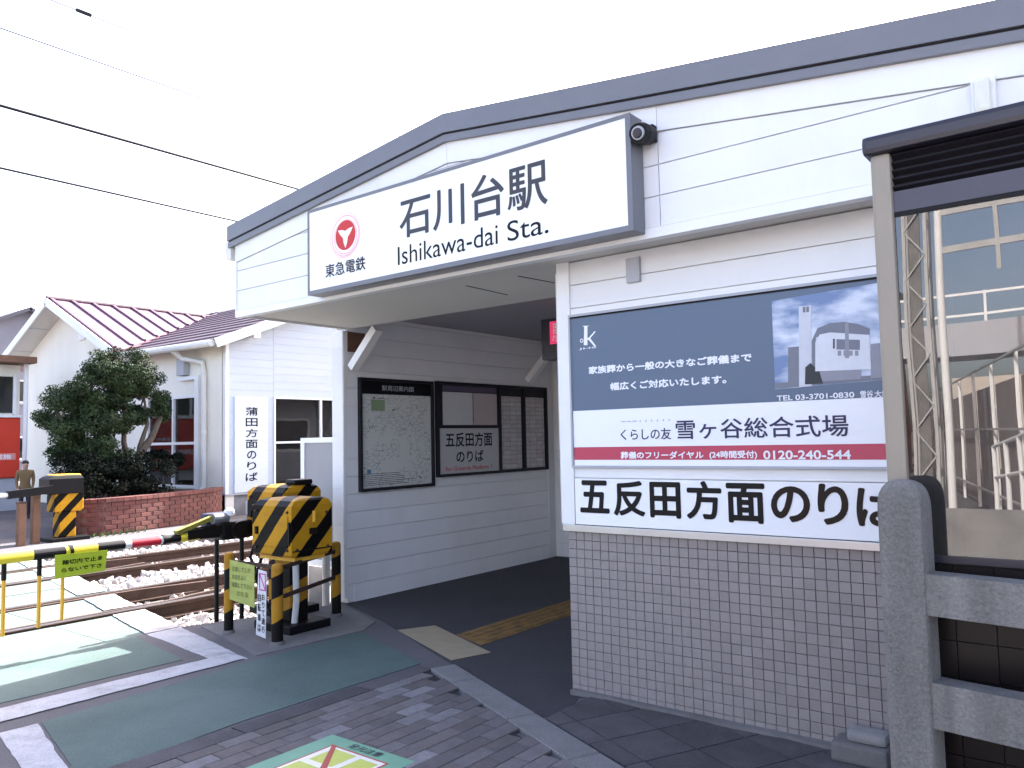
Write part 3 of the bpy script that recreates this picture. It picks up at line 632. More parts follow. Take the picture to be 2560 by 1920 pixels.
# picture: sky with clouds, tower, block with arched roof, wings, road
M = mat('picture_sky', (.30, .40, .58), .35, .0, 1); N_ = M.node_tree.nodes; L_ = M.node_tree.links
tcn = [q for q in N_ if q.type == 'TEX_COORD'][0]; nz = N_.new('ShaderNodeTexNoise'); nz.inputs['Scale'].default_value = 4; nz.inputs['Detail'].default_value = 7
mpn = N_.new('ShaderNodeMapping'); mpn.inputs['Scale'].default_value = (1, 1, 2.2); L_.new(tcn.outputs['Object'], mpn.inputs[0]); L_.new(mpn.outputs[0], nz.inputs['Vector'])
rp_ = N_.new('ShaderNodeValToRGB'); rp_.color_ramp.elements[0].position = .42; rp_.color_ramp.elements[0].color = (.16, .24, .42, 1); rp_.color_ramp.elements[1].position = .62; rp_.color_ramp.elements[1].color = (.68, .73, .82, 1)
L_.new(nz.outputs[0], rp_.inputs[0]); L_.new(rp_.outputs[0], N_['Principled BSDF'].inputs['Base Color'])
pc = slab('picture', [l6(1252, 703), l6(2100, 629), l6(2100, 60), l6(1232, 208)], AF, .002, .003, M, ad)
PG = [plain('picture_tone', c) if 0 else plain('picture_tone_%d' % i, c) for i, c in enumerate(((.62, .63, .68), (.10, .10, .13), (.30, .30, .34), (.20, .21, .25), (.04, .045, .05), (.70, .71, .75)))]
def pic(pts, i, lv): slab('picture_shape', [l6(*p) for p in pts], AF, .003, .003+.0005*lv, PG[i], ad)
pic([(1250, 700), (2100, 628), (2100, 600), (1250, 668)], 3, 1)
pic([(1325, 692), (1387, 688), (1387, 462), (1325, 468)], 3, 2); pic([(1788, 640), (1862, 634), (1862, 440), (1788, 450)], 2, 2)
pic([(1387, 690), (1457, 684), (1455, 232), (1385, 240)], 0, 3)
pic([(1462, 600), (1458, 430), (1490, 360), (1560, 332), (1640, 325), (1720, 338), (1782, 362), (1782, 410), (1480, 410), (1480, 600)], 3, 5)
pic([(1478, 602), (1790, 590), (1781, 398), (1560, 384), (1502, 396), (1478, 440)], 5, 7)
pic([(1490, 660), (1735, 645), (1735, 592), (1490, 602)], 2, 4); pic([(1420, 675), (1520, 670), (1500, 600), (1450, 555), (1422, 580)], 4, 6)
pic([(1597, 480), (1597, 422), (1728, 426), (1728, 482)], 3, 8); pic([(1645, 528), (1668, 527), (1665, 332), (1645, 334)], 2, 9)
for k in range(4): pic([(1604+k*32, 515), (1624+k*32, 514), (1624+k*32, 486), (1604+k*32, 486)], 2, 8)
pic([(1577, 475), (1588, 475), (1588, 420), (1577, 420)], 1, 8); pic([(1408, 272), (1422, 271), (1422, 240), (1408, 241)], 3, 7); pic([(1428, 271), (1442, 270), (1442, 239), (1428, 240)], 3, 7)

pb = thing('platform_sign', 'white platform direction board with large black characters above the steel sill', 'sign', (-1.6, 3.97, .985))
slab('panel', rect(-2.645, AX1, .99, 1.258), AF, -.004, .004, ACRYL, pb)
PFR = FY(Y0-.020)
for ch, x0, x1, yt, yb, mt_ in (('五', 160, 322, 1211, 1392, INKB), ('反', 348, 522, 1213, 1410, INKB), ('田', 552, 722, 1220, 1420, INKB), ('方', 757, 952, 1214, 1428, INKB), ('面', 982, 1195, 1226, 1448, INKB), ('の', 1232, 1447, 1243, 1442, INKBR_REFL), ('り', 1495, 1662, 1230, 1460, INKBR_REFL), ('ば', 1712, 1965, 1238, 1468, INKBR_REFL)):
    a = UV(*Z6(x0, yb), PFR); b = UV(*Z6(x1, (yt+yb)/2), PFR); top = UV(*Z6(x0, yt), PFR)
    text(ch, PFR, (a[0], b[0], a[1], top[1]), .0005, mt_, pb, .028)

# ------------------------------------------------------------------ boards on the passage wall
WF = FX(XL)
def paper(name, kind):
    M = mat(name, (.62, .63, .60), .5, .03, 2); N = M.node_tree.nodes; L = M.node_tree.links; b = N['Principled BSDF']
    tc = [q for q in N if q.type == 'TEX_COORD'][0]; src = b.inputs['Base Color'].links[0].from_socket
    mm = N.new('ShaderNodeMix'); mm.data_type = 'RGBA'; L.new(src, mm.inputs[6])
    if kind == 'map':
        vo = N.new('ShaderNodeTexVoronoi'); vo.feature = 'DISTANCE_TO_EDGE'; vo.inputs['Scale'].default_value = 19; mp = N.new('ShaderNodeMapping'); mp.inputs['Scale'].default_value = (1, .7, 1.5); mp.inputs['Rotation'].default_value = (.25, 0, 0)
        L.new(tc.outputs['Object'], mp.inputs[0]); L.new(mp.outputs[0], vo.inputs['Vector'])
        lt = N.new('ShaderNodeMath'); lt.operation = 'LESS_THAN'; lt.inputs[1].default_value = .018; L.new(vo.outputs[0], lt.inputs[0])
        nz = N.new('ShaderNodeTexNoise'); nz.inputs['Scale'].default_value = 5; L.new(tc.outputs['Object'], nz.inputs['Vector'])
        g2 = N.new('ShaderNodeMath'); g2.operation = 'GREATER_THAN'; g2.inputs[1].default_value = .46; L.new(nz.outputs[0], g2.inputs[0])
        ml = N.new('ShaderNodeMath'); ml.operation = 'MULTIPLY'; L.new(lt.outputs[0], ml.inputs[0]); L.new(g2.outputs[0], ml.inputs[1]); L.new(ml.outputs[0], mm.inputs[0]); mm.inputs[7].default_value = (.08, .085, .09, 1)
    else:
        br = N.new('ShaderNodeTexBrick'); br.offset = 0; br.inputs['Scale'].default_value = 1; br.inputs['Brick Width'].default_value = .13; br.inputs['Row Height'].default_value = .052; br.inputs['Mortar Size'].default_value = .0025
        br.inputs['Color1'].default_value = (.60, .60, .58, 1); br.inputs['Color2'].default_value = (.50, .44, .44, 1); br.inputs['Mortar'].default_value = (.2, .2, .22, 1)
        mp = N.new('ShaderNodeMapping'); mp.inputs['Rotation'].default_value = (0, R(90), R(90)); L.new(tc.outputs['Object'], mp.inputs[0])
        sx = N.new('ShaderNodeSeparateXYZ'); cx = N.new('ShaderNodeCombineXYZ'); L.new(tc.outputs['Object'], sx.inputs[0]); L.new(sx.outputs[1], cx.inputs[0]); L.new(sx.outputs[2], cx.inputs[1]); L.new(cx.outputs[0], br.inputs['Vector'])
        nz = N.new('ShaderNodeTexNoise'); nz.inputs['Scale'].default_value = 90; L.new(tc.outputs['Object'], nz.inputs['Vector'])
        lt = N.new('ShaderNodeMath'); lt.operation = 'GREATER_THAN'; lt.inputs[1].default_value = .62; L.new(nz.outputs[0], lt.inputs[0])
        L.new(br.outputs[0], mm.inputs[6]); L.new(lt.outputs[0], mm.inputs[0]); mm.inputs[7].default_value = (.25, .24, .25, 1)
    L.new(mm.outputs[2], b.inputs['Base Color']); return M
MAPP = paper('map_paper', 'map'); TIMP = paper('timetable_paper', 'time'); PAPER = plain('paper', (.60, .60, .60)); PAPR = plain('paper_rose', (.52, .44, .44))
mb = thing('map_board', 'tall dark framed neighbourhood map board on the passage wall', 'notice board', (XL+.02, 5.63, 1.0))
def framed(parent, y0, y1, z0, z1, w=.028):
    box('backing', (XL+.0005, XL+.012), (y0, y1), (z0, z1), DKGREY, parent)
    for a, b, c, d_ in ((y0, y1, z1-w, z1), (y0, y1, z0, z0+w), (y0, y0+w, z0+w, z1-w), (y1-w, y1, z0+w, z1-w)): slab('frame', rect(a, b, c, d_), WF, .012, .04, DKGREY, parent)
framed(mb, 5.12, 6.14, 1.02, 2.12)
slab('header', rect(5.15, 6.11, 1.965, 2.09), WF, .012, .016, INKB, mb); text('駅周辺案内図', WF, (5.42, 5.86, 2.0, 2.055), .016, GREYP, mb, .01)
slab('map_sheet', rect(5.15, 6.11, 1.05, 1.963), WF, .012, .015, MAPP, mb)
slab('park_print', rect(5.28, 5.46, 1.80, 1.91), WF, .015, .0158, plain('map_green', (.24, .33, .18)), mb); slab('legend_print', rect(5.22, 5.27, 1.19, 1.23), WF, .015, .0158, plain('map_blue', (.1, .22, .33)), mb)
for k in range(7): slab('caption_print', rect(5.17, 5.6+random.uniform(0, .3), 1.075+k*.018, 1.08+k*.018), WF, .015, .0156, INK, mb)
nb = thing('notice_board', 'wide dark framed board of timetables and direction notice on the passage wall', 'notice board', (XL+.02, 7.2, 1.1))
framed(nb, 6.19, 8.20, 1.105, 2.13)
ZX = lambda x, y: (820+x*.47, 780+y*.47)
def WB(x0, y0, x1, y1): return TB(WF, *ZX(x0, y0), *ZX(x1, y1))
slab('poster', rect(6.30, 6.79, 1.66, 2.02), WF, .012, .015, PAPER, nb); slab('poster', rect(6.80, 7.22, 1.66, 2.02), WF, .012, .015, PAPR, nb); slab('poster_line', rect(6.79, 6.80, 1.69, 2.0), WF, .012, .016, INKB, nb)
slab('header', rect(6.30, 7.22, 2.03, 2.09), WF, .012, .015, plain('board_purple', (.10, .08, .13)), nb)
slab('direction_notice', rect(6.25, 7.24, 1.135, 1.625), WF, .012, .016, plain('notice_grey', (.55, .54, .55)), nb)
slab('divider', rect(6.22, 7.25, 1.627, 1.655), WF, .012, .035, DKGREY, nb)
text('五反田方面', WF, (6.33, 7.12, 1.42, 1.58), .016, INKB, nb, .02); text('のりば', WF, (6.50, 6.96, 1.25, 1.38), .016, INKB, nb, .02); text('for Gotanda Platform 1', WF, (6.33, 7.1, 1.165, 1.21), .016, RED, nb, .01)
for a, b in ((7.30, 7.68), (7.77, 8.15)):
    slab('timetable', rect(a, b, 1.14, 2.0), WF, .012, .015, TIMP, nb); slab('divider', rect(a-.055, a-.02, 1.135, 2.1), WF, .012, .034, DKGREY, nb)
hs = thing('hanging_sign', 'dark box sign with red emblem hanging under the passage ceiling', 'sign', (-4.0, 6.05, 2.22))
box('case', (-4.34, -3.2), (6.0, 6.16), (2.22, 2.60), BOOTH, hs, bev=.01); box('hanger', (-4.1, -4.06), (6.05, 6.09), (2.60, 2.72), BLACK, hs); box('hanger', (-3.4, -3.36), (6.05, 6.09), (2.60, 2.72), BLACK, hs)
LITR = plain('sign_red_lit', (.6, .05, .14)); LITR.node_tree.nodes['Principled BSDF'].inputs['Emission Color'].default_value = (.8, .05, .16, 1); LITR.node_tree.nodes['Principled BSDF'].inputs['Emission Strength'].default_value = .12
slab('red_print', rect(-4.24, -4.02, 2.36, 2.57), FY(6.0), 0, .002, LITR, hs); text('駅', FY(6.0), (-4.21, -4.05, 2.38, 2.55), .002, PRW, hs)

# ------------------------------------------------------------------ crossing gate machines
def cabinet_geo(x0, x1, y0, y1, z0, z1, ch=.055):
    """gate machine housing: box with broad slopes at the top and chamfered foot"""
    lv = [(z0, .018), (z0+.02, .0), (z1-ch, 0), (z1-.015, ch*.8), (z1, ch*1.9)]
    vs = []; fs = []
    for z, i in lv: vs += [(x0+i*.8, y0+i, z), (x1-i*.45, y0+i, z), (x1-i*.45, y1-i*.5, z), (x0+i*.8, y1-i*.5, z)]
    for k in range(len(lv)-1):
        for j in range(4): fs.append((4*k+j, 4*k+(j+1) % 4, 4*k+4+(j+1) % 4, 4*k+4+j))
    fs += [(3, 2, 1, 0), tuple(4*(len(lv)-1)+i for i in range(4))]
    return vs, fs
def gate(name, label, x0, x1, y0, y1, z0, z1):
    t = thing(name, label, 'gate machine', ((x0+x1)/2, (y0+y1)/2, .006), 'level crossing gate machines')
    mesh('housing', *cabinet_geo(x0, x1, y0, y1, z0, z1), HAZ, t)
    slab('door', rect(x0+.10, x1-.04, z0+.08, z1-.13), FY(y0), .0005, .012, HAZ, t, bev=.004)
    slab('latch', rect(x0+.06, x0+.085, z0+.17, z0+.23), FY(y0), .0005, .022, BLACK, t); slab('hinge', rect(x1-.036, x1-.016, z0+.1, z0+.28), FY(y0), .0005, .012, BLACK, t)
    slab('handle', rect(y0+.20, y0+.225, z1-.19, z1-.10), FX(x1), .0005, .02, YEL, t, bev=.006)
    slab('plate', rect(y0+.17, y0+.25, z0+.17, z0+.22), FX(x1), .0005, .003, INKBR_REFL, t)
    for bx, bz in ((x0+.05, z0+.06), (x1-.05, z0+.06), (x1-.05, z1-.10), (x0+.05, z1-.10)): tube('bolt', [(bx, y0+.001, bz), (bx, y0-.012, bz)], .012, RUST, t, n=6)
    for by, bz in ((y0+.05, z0+.06), (y1-.05, z0+.06), (y1-.06, z1-.12)): tube('bolt', [(x1-.001, by, bz), (x1+.012, by, bz)], .012, RUST, t, n=6)
    slab('seam_cover', rect(y0+.01, y1-.01, z0+.045, z0+.055), FX(x1), .0005, .006, BLACK, t)
    tube('cable', [(x0+.02, y0+.08, z0-.02), (x0-.03, y0+.05, z0-.2), (x0+.03, y0+.1, z0-.38), (x0+.12, y0+.12, .05)], .014, BLACK, t, n=8)
    box('base_flange', (x0+.03, x1-.03), (y0+.05, y1-.05), (z0-.035, z0), YEL, t)
    box('pedestal', ((x0+x1)/2-.11, (x0+x1)/2+.09), ((y0+y1)/2-.09, (y0+y1)/2+.09), (.07, z0-.035), HAZP, t, bev=.01)
    tube('conduit', [((x0+x1)/2+.15, y0+.12, z0-.03), ((x0+x1)/2+.16, y0+.12, .25), ((x0+x1)/2+.13, y0+.12, .05)], .025, PIPE, t)
    box('base_plate', ((x0+x1)/2-.24, (x0+x1)/2+.24), ((y0+y1)/2-.2, (y0+y1)/2+.2), (.006, .07), BLACK, t, bev=.008)
    return t
gA = gate('gate_machine', 'nearest black and yellow striped gate machine, in front of the grey panel', -5.79, -5.27, 3.89, 4.29, .60, 1.055)
gB = gate('gate_machine', 'second striped gate machine just behind the nearest one, carrying the barrier pole', -6.36, -5.83, 4.22, 4.62, .68, 1.13)
box('cap', (-6.0, -5.86), (4.36, 4.56), (1.13, 1.18), BLACK, gB, bev=.02)
def spost(p, h, r, label):
    t = thing('guard_post', label, 'post', (p[0], p[1], 0.004), 'striped guard posts around the gate machines')
    tube('shaft', [(p[0], p[1], .004), (p[0], p[1], h-.03), (p[0], p[1], h-.008), (p[0], p[1], h)], [r, r, r*.85, r*.4], HAZP, t, n=18)
    tube('foot_ring', [(p[0], p[1], .0045), (p[0], p[1], .03)], [r+.012, r+.008], CONCD, t, n=18); return t
spost((-5.16, 3.68), .60, .043, 'striped guard post with yellow foot, front and nearest to the green lane')
spost((-5.55, 4.56), .64, .040, 'striped guard post close to the white passage wall')
spost((-5.80, 3.68), .64, .037, 'rusty striped guard post holding the green notice sheet')
gr = thing('guard_rail', 'rusty flat bars joining the striped guard posts', 'guard rail', (-5.45, 3.9, .3))
bar('bar', (-5.18, 3.72, .34), (-5.53, 4.53, .34), .012, .032, RUST, gr); bar('bar', (-5.18, 3.72, .56), (-5.53, 4.53, .56), .012, .03, RUST, gr); bar('bar', (-5.77, 3.68, .57), (-5.19, 3.68, .57), .012, .03, RUST, gr)
nt_ = thing('notice_sheet', 'faded lime green notice sheet hanging between two striped posts', 'notice', (-5.6, 3.65, .27))
slab('sheet', [(-5.765, .275), (-5.43, .245), (-5.43, .565), (-5.765, .585)], FY(3.668), .0, .004, OLIVE, nt_)
for k, (w0, w1) in enumerate(((.03, .28), (.03, .22), (.03, .30), (.10, .25))): text(('注意してくだ', '左右をよく', '確認して下さい', 'わたる')[k], FY(3.664), (-5.76+w0, -5.76+w1, .50-k*.062, .54-k*.062), .0005, plain('faded_ink', (.16, .19, .05)), nt_, .02)
pk = thing('paper_banner', 'narrow white paper banner with pink mark hanging beside the nearest striped post', 'banner', (-5.28, 3.63, .05))
slab('sheet', [(-5.36, .06), (-5.24, .045), (-5.225, .54), (-5.33, .55)], FY(3.635), 0, .003, plain('paper_white', (.66, .66, .68)), pk)
for a, b in (((-5.315, .52), (-5.24, .52)), ((-5.315, .52), (-5.31, .40)), ((-5.24, .52), (-5.235, .40)), ((-5.31, .40), (-5.235, .40)), ((-5.31, .515), (-5.24, .405))):
    bar('mark', (a[0], 3.630, a[1]), (b[0], 3.630, b[1]), .002, .008, plain('magenta', (.5, .04, .3)), pk, side=(0, 1, 0))
text('自転車は', FY(3.632), (-5.335, -5.295, .08, .38), .0008, INKB, pk, .02, vertical=True); text('おりて通行', FY(3.632), (-5.285, -5.245, .08, .38), .0008, INKB, pk, .02, vertical=True)
# barrier pole
XB, ZB = -6.32, .735
bm_ = thing('barrier_pole', 'lowered yellow, black, white and red striped barrier pole across the crossing', 'barrier', (XB, 3, ZB-.04))
segs = [(-.6, .3, YELB), (.3, .8, BLB), (.8, 1.3, YELB), (1.3, 1.75, BLB), (1.75, 2.43, YELB), (2.43, 2.65, BLB), (2.65, 2.69, YELB), (2.69, 2.88, YELB), (2.88, 3.09, BLB), (3.09, 3.14, WHB), (3.14, 3.38, REDB), (3.38, 3.41, WHB), (3.41, 3.55, BLB), (3.55, 3.72, YELB), (3.72, 4.2, BLB)]
for a, b, mt_ in segs: tube('sleeve', [(XB, a, ZB), (XB, b, ZB)], [.044-.0026*a, .044-.0026*b], mt_, bm_, n=16)
for y in (2.69, 3.41, 1.75): tube('clamp_ring', [(XB, y-.012, ZB), (XB, y+.012, ZB)], .042, BLB, bm_, n=16)
for y, zb in ((2.25, .20), (2.48, .215), (2.64, .24)):
    r_ = tube('hanging_rod', [(XB, y, zb), (XB, y, ZB-.15)], .0135, YEL, bm_, n=10); tube('rod_sleeve', [(XB, y, ZB-.15), (XB, y, ZB-.02)], .017, BLB, r_, n=10)
# cover at the root, bracket and counterweight
bar('cover', (XB, 3.52, ZB+.045), (XB, 3.84, ZB+.14), .06, .035, mat('worn_olive', (.22, .20, .03), .6, .3, 14, dirt=.5, dcol=(.06, .05, .03)), bm_); bar('bracket', (XB-.05, 3.6, ZB+.02), (XB-.05, 4.2, ZB+.05), .012, .08, BLB, bm_); bar('bracket', (XB+.05, 3.6, ZB+.02), (XB+.05, 4.2, ZB+.05), .012, .08, BLB, bm_)
box('hub', (XB-.08, XB+.07), (3.90, 4.21), (ZB-.06, ZB+.10), BLB, bm_, bev=.03); tube('gear_case', [(XB+.071, 4.06, ZB+.02), (XB+.10, 4.06, ZB+.02)], .075, BLB, bm_, n=18); tube('motor', [(XB+.02, 3.84, ZB+.13), (XB+.02, 3.98, ZB+.13)], .045, plain('dull_steel', (.16, .17, .19)), bm_, n=14); box('counterweight', (XB-.2, XB-.1), (3.85, 4.08), (ZB+.0, ZB+.17), plain('dark_navy', (.02, .022, .05)), bm_, bev=.03)
tube('lamp', [(XB+.02, 4.0, ZB+.15), (XB+.02, 4.0, ZB+.19), (XB+.02, 4.0, ZB+.215)], [.05, .045, .02], plain('lamp_white', (.8, .8, .82)), bm_, n=14); tube('strut', [(XB-.06, 3.93, ZB-.04), (XB-.06, 3.93, -.2)], .02, BLB, bm_); tube('strut', [(XB-.02, 4.15, ZB-.04), (XB-.02, 4.15, -.2)], .02, BLB, bm_)
bn = thing('hanging_banner', 'bright lime banner with two rows of dark characters hanging from the barrier pole', 'banner', (XB+.04, 2.75, .55))
BFR = FX(XB+.044)
slab('sheet', [(2.565, .552), (2.925, .562), (2.945, .715), (2.565, .722)], BFR, 0, .003, LIME, bn)
text('踏切内で止ま', BFR, (2.615, 2.905, .645, .680), .003, INKB, bn, .03); text('らないで下さ', BFR, (2.61, 2.90, .590, .622), .003, INKB, bn, .03)
# far gate machine on the other side of the tracks
gC = thing('gate_machine', 'far striped gate machine in front of the brick planter, with black top', 'gate machine', (-13.85, 5.8, 0), 'level crossing gate machines')
mesh('housing', *cabinet_geo(-14.15, -13.75, 5.52, 6.05, .76, 1.06), BLB, gC); box('hood', (-14.14, -13.80), (5.62, 6.04), (1.0, 1.075), YEL, gC, bev=.03)
box('upper_body', (-14.1, -13.78), (5.62, 6.07), (.47, .78), HAZ, gC, bev=.02); box('lower_body', (-14.05, -13.80), (5.70, 5.96), (.06, .47), HAZ, gC, bev=.015); box('base_plate', (-14.2, -13.7), (5.55, 6.15), (0, .06), BLACK, gC, bev=.01)
mesh('arm_root', *bar_geo((-13.7, 5.55, .85), (-13.7, 4.9, .80), .09, .12), BLB, gC); tube('arm', [(-13.7, 4.9, .80), (-13.7, 1.0, .78)], [.035, .028], WHB, gC)
for k, (x, y) in enumerate(((-13.9, 5.38), (-13.75, 5.12))):
    t = thing('timber_post', ('brown timber post next to the far gate machine', 'outer brown timber post near the far gate arm')[k], 'post', (x, y, 0), 'timber posts at the far gate')
    box('shaft', (x-.055, x+.055), (y-.055, y+.055), (0, .78-k*.12), WOOD, t, bev=.008); slab('cap', rect(x-.06, x+.06, y-.06, y+.06), FG(0), .78-k*.12, .80-k*.12, RUST, t)
# grey screen panel at the platform end
sp = thing('screen_panel', 'plain grey screen panel in a white frame at the platform end', 'panel', (-6.35, 5.06, -.2))
slab('sheet', rect(-6.60, -6.075, .36, 1.50), FY(5.06), 0, .02, mat('screen_grey', (.30, .30, .32), .5, .04, 2, dirt=.2, dcol=(.22, .21, .2), streak=True), sp)
for a, b, c, d_ in ((-6.655, -6.60, -.2, 1.55), (-6.075, -6.045, .30, 1.55), (-6.60, -6.075, 1.50, 1.55), (-6.60, -6.075, .30, .36)): slab('frame', rect(a, b, c, d_), FY(5.06), -.02, .035, TRIM, sp)
pp = thing('cable_pipe', 'short white cable pipe with rusty bracket at the foot of the wall end', 'pipe', (-6.09, 4.88, -.2))
tube('pipe', [(-6.095, 4.89, -.2), (-6.095, 4.89, .44), (-6.09, 4.93, .48)], .038, PIPE, pp); bar('bracket', (-6.06, 4.85, .30), (-6.06, 4.85, .44), .03, .03, RUST, pp)
struct('platform', [(-6.9, 5.2), (-6.06, 5.2), (-6.06, 40), (-6.9, 40)], .25, CONCD, .5)

# ------------------------------------------------------------------ telephone booth
BX0, BX1, BY0, BY1, BZ = -.575, .40, 2.45, 3.38, 2.31
bo = thing('telephone_booth', 'dark roofed glass telephone booth with beige corner posts in front of the tiled wall', 'booth', ((BX0+BX1)/2, (BY0+BY1)/2, 0.016))
for x in (BX0, BX1-.055):
    for y in (BY0, BY1-.055): box('corner_post', (x, x+.055), (y, y+.055), (.016, BZ-.01), BEIGE, bo, bev=.012)
box('roof', (BX0-.018, BX1+.018), (BY0-.018, BY1+.018), (BZ-.01, BZ+.045), BOOTH, bo, bev=.016)
Bf = FY(BY0+.02)
slab('louvre_back', rect(BX0+.055, BX1-.055, 2.185, BZ-.01), Bf, -.03, -.015, BLACK, bo)
for k in range(5):
    z = 2.195+k*.0235; mesh('louvre', *bar_geo((BX0+.055, BY0+.024, z), (BX1-.055, BY0+.024, z), .022, .005, side=(0, 1, -.5)), DKGREY, bo)
slab('band', rect(BX0+.055, BX1-.055, 2.125, 2.185), Bf, -.01, .006, BOOTHB, bo)
slab('seal', rect(BX0+.055, BX1-.055, 2.112, 2.125), Bf, -.01, .004, BLACK, bo)
slab('glass', rect(BX0+.056, BX1-.056, 1.155, 2.112), Bf, -.006, 0, GLB, bo)
slab('sash', rect(BX0+.055, BX1-.055, 1.135, 1.155), Bf, -.012, .006, BOOTH, bo)
slab('lower_back', rect(BX0+.055, BX1-.055, .016, 1.135), Bf, -.03, -.006, BLACK, bo)
for i in range(9):
    for j in range(11):
        x0 = BX0+.058+i*.0955; slab('lower_glass_piece', rect(x0, x0+.0925, .02+j*.101, .02+j*.101+.098), Bf, -.006, .001, BOOTHK, bo)
for x in (BX0+.02, BX1-.028): slab('side_glass', rect(BY0+.056, BY1-.056, 1.135, 2.2), FX(x), 0, .006, GLB, bo); slab('side_base', rect(BY0+.056, BY1-.056, .016, 1.134), FX(x), -.004, .008, BOOTH, bo)
slab('rear_glass', rect(BX0+.056, BX1-.056, 1.135, 2.2), FY(BY1-.03), 0, .006, GLB, bo); slab('rear_base', rect(BX0+.056, BX1-.056, .016, 1.134), FY(BY1-.03), -.004, .008, BOOTH, bo)
box('mullion', (BX0+.15, BX0+.178), (BY0+.035, BY0+.06), (.02, 2.11), BOOTH, bo)
box('shelf', (-.2, .34), (3.0, 3.33), (.95, .98), BOOTH, bo); box('telephone', (-.05, .2), (3.12, 3.33), (1.02, 1.5), plain('phone_grey', (.2, .2, .2)), bo, bev=.02)
slab('inner_ceiling', rect(BX0+.02, BX1-.02, BY0+.06, BY1-.02), FG(0), 2.19, 2.2, BOOTH, bo)

# ------------------------------------------------------------------ concrete fence in front of the booth
cf = thing('concrete_fence', 'weathered grey concrete post and rail fence in front of the booth', 'fence', (-.51, 2.35, 0))
pt = []; hw, hd = .059, .05
def fpost(cx, cy, h, ang, nm='post'):
    lv = [(0, 1.0), (h*.5, 1.0), (h-.01, 1.0), (h+.012, .975), (h+.03, .92), (h+.045, .83), (h+.056, .70), (h+.063, .52), (h+.067, .28)]
    n_ = 28; ca, sa = math.cos(ang), math.sin(ang); vs_ = []; fs_ = []
    for z, sc in lv:
        for k in range(n_):
            t_ = 2*math.pi*(k+.5)/n_; c_, s_ = math.cos(t_), math.sin(t_); ex = .42 if sc > .9 else .42+(.9-sc)*.8
            u_ = hw*sc*math.copysign(abs(c_)**ex, c_)+random.uniform(-.0008, .0008); w_ = hd*sc*math.copysign(abs(s_)**ex, s_)+random.uniform(-.0008, .0008)
            vs_.append((cx+u_*ca-w_*sa, cy+u_*sa+w_*ca, z))
    for i in range(len(lv)-1):
        for k in range(n_): fs_.append((i*n_+k, i*n_+(k+1) % n_, (i+1)*n_+(k+1) % n_, (i+1)*n_+k))
    fs_ += [tuple(range(n_))[::-1], tuple(range((len(lv)-1)*n_, len(lv)*n_))]
    return mesh(nm, vs_, fs_, CONCF, cf)
FA = R(-9); FP = Vector((-.512, 2.355)); FD = Vector((math.cos(FA), math.sin(FA)))
fpost(FP.x, FP.y, 1.30, FA); q = FP+FD*1.35; fpost(q.x, q.y, 1.30, FA)
for zt, zb in ((1.125, 1.020), (.850, .735), (.56, .45), (.27, .16)):
    a = FP+FD*.045; b = FP+FD*1.305
    bar('rail', (a.x, a.y, (zt+zb)/2), (b.x, b.y, (zt+zb)/2), .07, zt-zb, CONCF, cf)
fl = [(-2.70, 3.965)]+[(-2.70+.09*k, 3.935+random.uniform(-.012, .012)) for k in range(26)]+[(-.4, 3.965)]
slab('wall_foot', [(a, b) for a, b in fl]+[(-.4, 3.985), (-2.70, 3.985)], FG(0), .0045, .032, CONCD, st)
cb_ = thing('concrete_block', 'small rough concrete block lying at the foot of the tiled wall', 'block', (-1.09, 3.86, .016))
box('body', (-1.19, -.95), (3.80, 3.955), (.016, .10), CONCD, cb_, bev=.015); box('upper_piece', (-1.13, -.96), (3.84, 3.95), (.10, .15), CONC, cb_, bev=.02)
# ================================================================== FAR SIDE OF THE TRACKS
def poly3(name, pts, th, mt, parent, **k):                      # planar roof sheet with thickness
    pts = [Vector(p) for p in pts]; n = len(pts); nr = (pts[1]-pts[0]).cross(pts[2]-pts[0]).normalized()
    if nr.z < 0: pts = pts[::-1]; nr = -nr
    vs = pts+[p-nr*th for p in pts]; fs_ = [tuple(range(n)), tuple(range(n, 2*n))[::-1]]+[(i, n+i, n+(i+1) % n, (i+1) % n) for i in range(n)]
    return mesh(name, vs, fs_, mt, parent, **k)
XF, YC = -15.2, 9.57
fb = thing('platform_house', 'white gabled platform house with purple metal roof beyond the tracks', 'building', (-20, 12, 0))
def mroof(y): return 3.70+.40*(y-9.15)
# +X wall: boards, joint at 10.74, windows to the right of it
w1 = slab('side_wall', [(YC, .44), (10.74, .44), (10.74, 2.55), (14.6, 2.55), (14.6, mroof(14.6)-.12), (YC, mroof(YC)-.12)], FX(XF), -.15, -.016, TRIM, fb)
pl = (-.40, 1, 3.70-.40*9.15-.14)
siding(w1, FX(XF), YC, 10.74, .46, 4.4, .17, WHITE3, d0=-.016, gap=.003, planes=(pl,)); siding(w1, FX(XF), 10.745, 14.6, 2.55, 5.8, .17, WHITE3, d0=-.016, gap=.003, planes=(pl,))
slab('corner_trim', rect(YC-.02, YC+.06, .44, mroof(YC)-.16), FX(XF), -.1, .012, TRIM, fb)
slab('side_wall_low', rect(YC, 14.6, -.1, .44), FX(XF), -.15, -.05, CONC, fb); slab('plinth_trim', rect(YC-.03, 14.6, .43, .46), FX(XF), -.1, .03, GREYP, fb)
slab('side_wall_right', rect(13.4, 14.6, .44, 2.55), FX(XF), -.15, 0, TRIM, fb)
